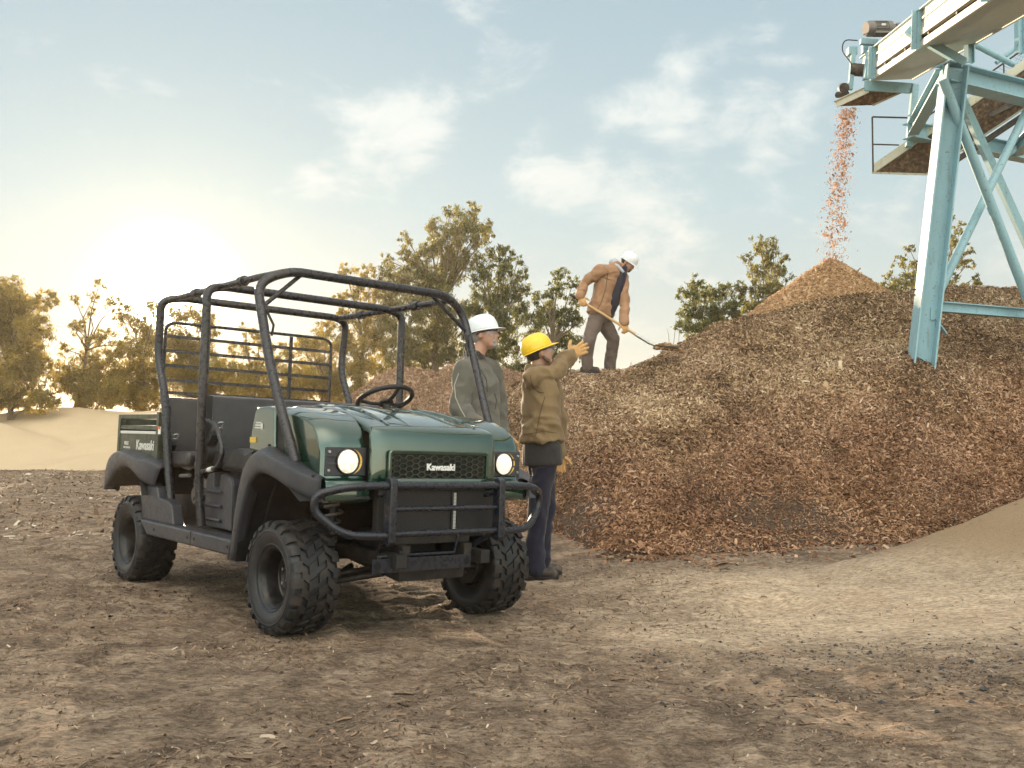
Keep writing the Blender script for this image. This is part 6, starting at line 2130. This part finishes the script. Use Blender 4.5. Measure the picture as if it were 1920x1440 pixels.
mb.box(at(1597, 97, 15.35) - HB, (.14, .14, .12)); mb.box(at(1622, 90, 15.35) - HB, (.10, .10, .18)); bar(mb, at(1613, 78, 15.2) - HB, at(1645, 80, 15.2) - HB, .08, .09)
mb.build('drive_bracket', TQ, cv)
mb = MB(); mb.tube(fillet([at(1608, 76, 15.2) - HB, at(1582, 74, 15.2) - HB, at(1578, 96, 15.2) - HB, at(1596, 118, 15.1) - HB, at(1597, 128, 15.1) - HB], .18, 8), .010, 8)
mb.build('cable', M['black'], cv)
mb = MB()
m0, m1 = at(1623, 54, 14.8) - HB, at(1690, 54, 14.9) - HB
md = (m1 - m0).normalized()
mb.tube([m0, m0 + md * .04, m0 + md * .05, m0 + md * .12], [.105, .118, .122, .122], 26)
mb.tube([m0 + md * .12, m0 + md * .34], .112, 26)
for k in range(20):
    a = 2 * PI * k / 20
    o_ = Vector((0, math.cos(a), math.sin(a))) * .118
    mb.tube([m0 + md * .13 + o_, m0 + md * .33 + o_], .006, 4)
mb.tube([m0 + md * .34, m0 + md * .42, m0 + md * .44, m0 + md * .50], [.122, .122, .08, .07], 22)
mb.tube([m0 + md * .50, m0 + md * .66], [.09, .10], 18)
mb.box(m0 + md * .24 + Vector((0, -.10, -.12)), (.26, .16, .03)); mb.box(m0 + md * .56 + Vector((.05, 0, -.09)), (.22, .26, .05))
mt = mb.build('motor', M['metalgrey'], cv)
mb = MB(); mb.box(m0 + md * .26 + Vector((0, -.121, .02)), (.07, .006, .035)); mb.build('rating_plate', M['mutedwhite'], mt)

# ------------------------------------------------------------------ walkway hung beside and below the conveyor
wo_ = at(1637, 322, 15.0)
wk = empty('walkway', wo_)
tag(wk, 'hanging inspection walkway with thin handrails below the conveyor head', 'walkway')
wdir = (at(1860, 168, 14.1) - wo_).normalized(); we = Vector((1, -.12, 0)).normalized()
def W_(s, e, u): return wdir * s + (we * e + Vector((0, 0, -.052)) * e / .8) + Vector((0, 0, u))
def wbox(mb, s0, s1, e0, e1, u0, u1):
    vs = [W_(s, e, u) for s in (s0, s1) for e in (e0, e1) for u in (u0, u1)]
    mb.add(vs, [(0, 1, 3, 2), (4, 6, 7, 5), (0, 4, 5, 1), (2, 3, 7, 6), (0, 2, 6, 4), (1, 5, 7, 3)])
mb = MB(); wbox(mb, 0, 4, .02, .80, 0, .03); mb.build('deck', DIRTY, wk)
mb = MB(); wbox(mb, 0, 4, 0, .02, -.02, .12); wbox(mb, 0, 4, .80, .82, -.02, .12); wbox(mb, -.02, 0, 0, .82, -.02, .03); mb.build('toe_board', CREAM_LIT, wk)
mb = MB()
p_ = [W_(0, 0, 0), W_(0, 0, .88)]
mb.tube(p_, .014, 8); mb.tube([W_(0, .0, .88), W_(0, .80, .88)], .014, 8); mb.tube([W_(0, 0, .44), W_(0, .40, .44)], .012, 8)
mb.tube([W_(0, .80, .88), W_(4, .80, .88)], .014, 8); mb.tube([W_(0, .80, 0), W_(0, .80, .88)], .012, 8)
for s in (1.3, 2.6):
    mb.tube([W_(s, .80, 0), W_(s, .80, .88)], .012, 8)
mb.tube([W_(0, .80, .44), W_(4, .80, .44)], .010, 8)
mb.build('handrail', DARK, wk)
mb = MB()
for s in np.arange(0.8, 3.4, .06):
    mb.add([W_(s, .79, .02), W_(s + .004, .79, .02), W_(s + .78, .79, .86), W_(s + .776, .79, .86)], [(0, 1, 2, 3)])
    mb.add([W_(s, .792, .86), W_(s + .004, .792, .86), W_(s + .78, .792, .02), W_(s + .776, .792, .02)], [(0, 1, 2, 3)])
mb.build('guard_mesh', DARK, wk, recalc=False)
mb = MB(); bar(mb, at(1716, 160, 14.9) - wo_, at(1704, 276, 14.6) - wo_, .08, .10, up=(1, 0, 0)); mb.build('hanger', TQ, wk)
mb = MB(); bar(mb, W_(.05, .82, -.10), W_(4, .82, -.10), .05, .08); bar(mb, W_(1.6, .3, -.14), W_(4.2, 1.2, -.14), .05, .07); mb.build('stringer', DARK, wk)

# ---- falling chips
chip_fall = chipmat('falling_wood', [(0.0, (0.22, 0.11, 0.07)), (0.4, (0.48, 0.27, 0.18)), (0.8, (0.68, 0.45, 0.34)), (1.0, (0.80, 0.62, 0.50))], 0.3)
n = 3400
u = RNG.random(n) ** 1.15
top_, bot_ = at(1590, 205, 15.35), np.array(PK) + np.array((0, 0, -.05))
top_ = np.array(top_)
cen = top_[None] * (1 - u)[:, None] + bot_[None] * u[:, None]
drift = np.sin(u * PI) * -.02
spread = (.075 + .045 * u)
cen[:, 0] += drift + RNG.normal(size=n) * spread
cen[:, 1] += RNG.normal(size=n) * spread
keep_ = RNG.random(n) < (1.0 - .45 * u)
cen = cen[keep_]; n = len(cen)
ax = RNG.normal(size=(n, 3)) * np.array([.55, .55, 1.0]); ax /= np.linalg.norm(ax, axis=1)[:, None]
wd = np.cross(ax, RNG.normal(size=(n, 3))); wd /= np.linalg.norm(wd, axis=1)[:, None]
L_ = RNG.lognormal(0, .45, n) * .0135
fc = quad_cloud('falling_chips', cen, ax * L_[:, None], wd * (L_ * .36)[:, None], chip_fall, fold=np.cross(ax, wd) * (L_ * .2)[:, None])
tag(fc, 'stream of orange wood chips falling from the conveyor onto the cone', 'wood chips', kind='stuff')

# ------------------------------------------------------------------ hazy, dusty air
mh = bpy.data.materials.new('haze_air'); mh.use_nodes = True; mh.node_tree.nodes.clear()
t = NT(mh.node_tree)
vp = t.n('ShaderNodeVolumePrincipled')
vp.inputs['Color'].default_value = (1.0, 0.93, 0.80, 1)
vp.inputs['Density'].default_value = 0.0007
vp.inputs['Anisotropy'].default_value = 0.6
vo = t.n('ShaderNodeOutputMaterial'); mh.node_tree.links.new(vp.outputs[0], vo.inputs[1])
mb = MB(); mb.box((0, 170, 3.9), (620, 480, 10.2))
hz = mb.build('haze', mh)
tag(hz, 'thin golden dust haze filling the yard air', 'haze', kind='stuff')
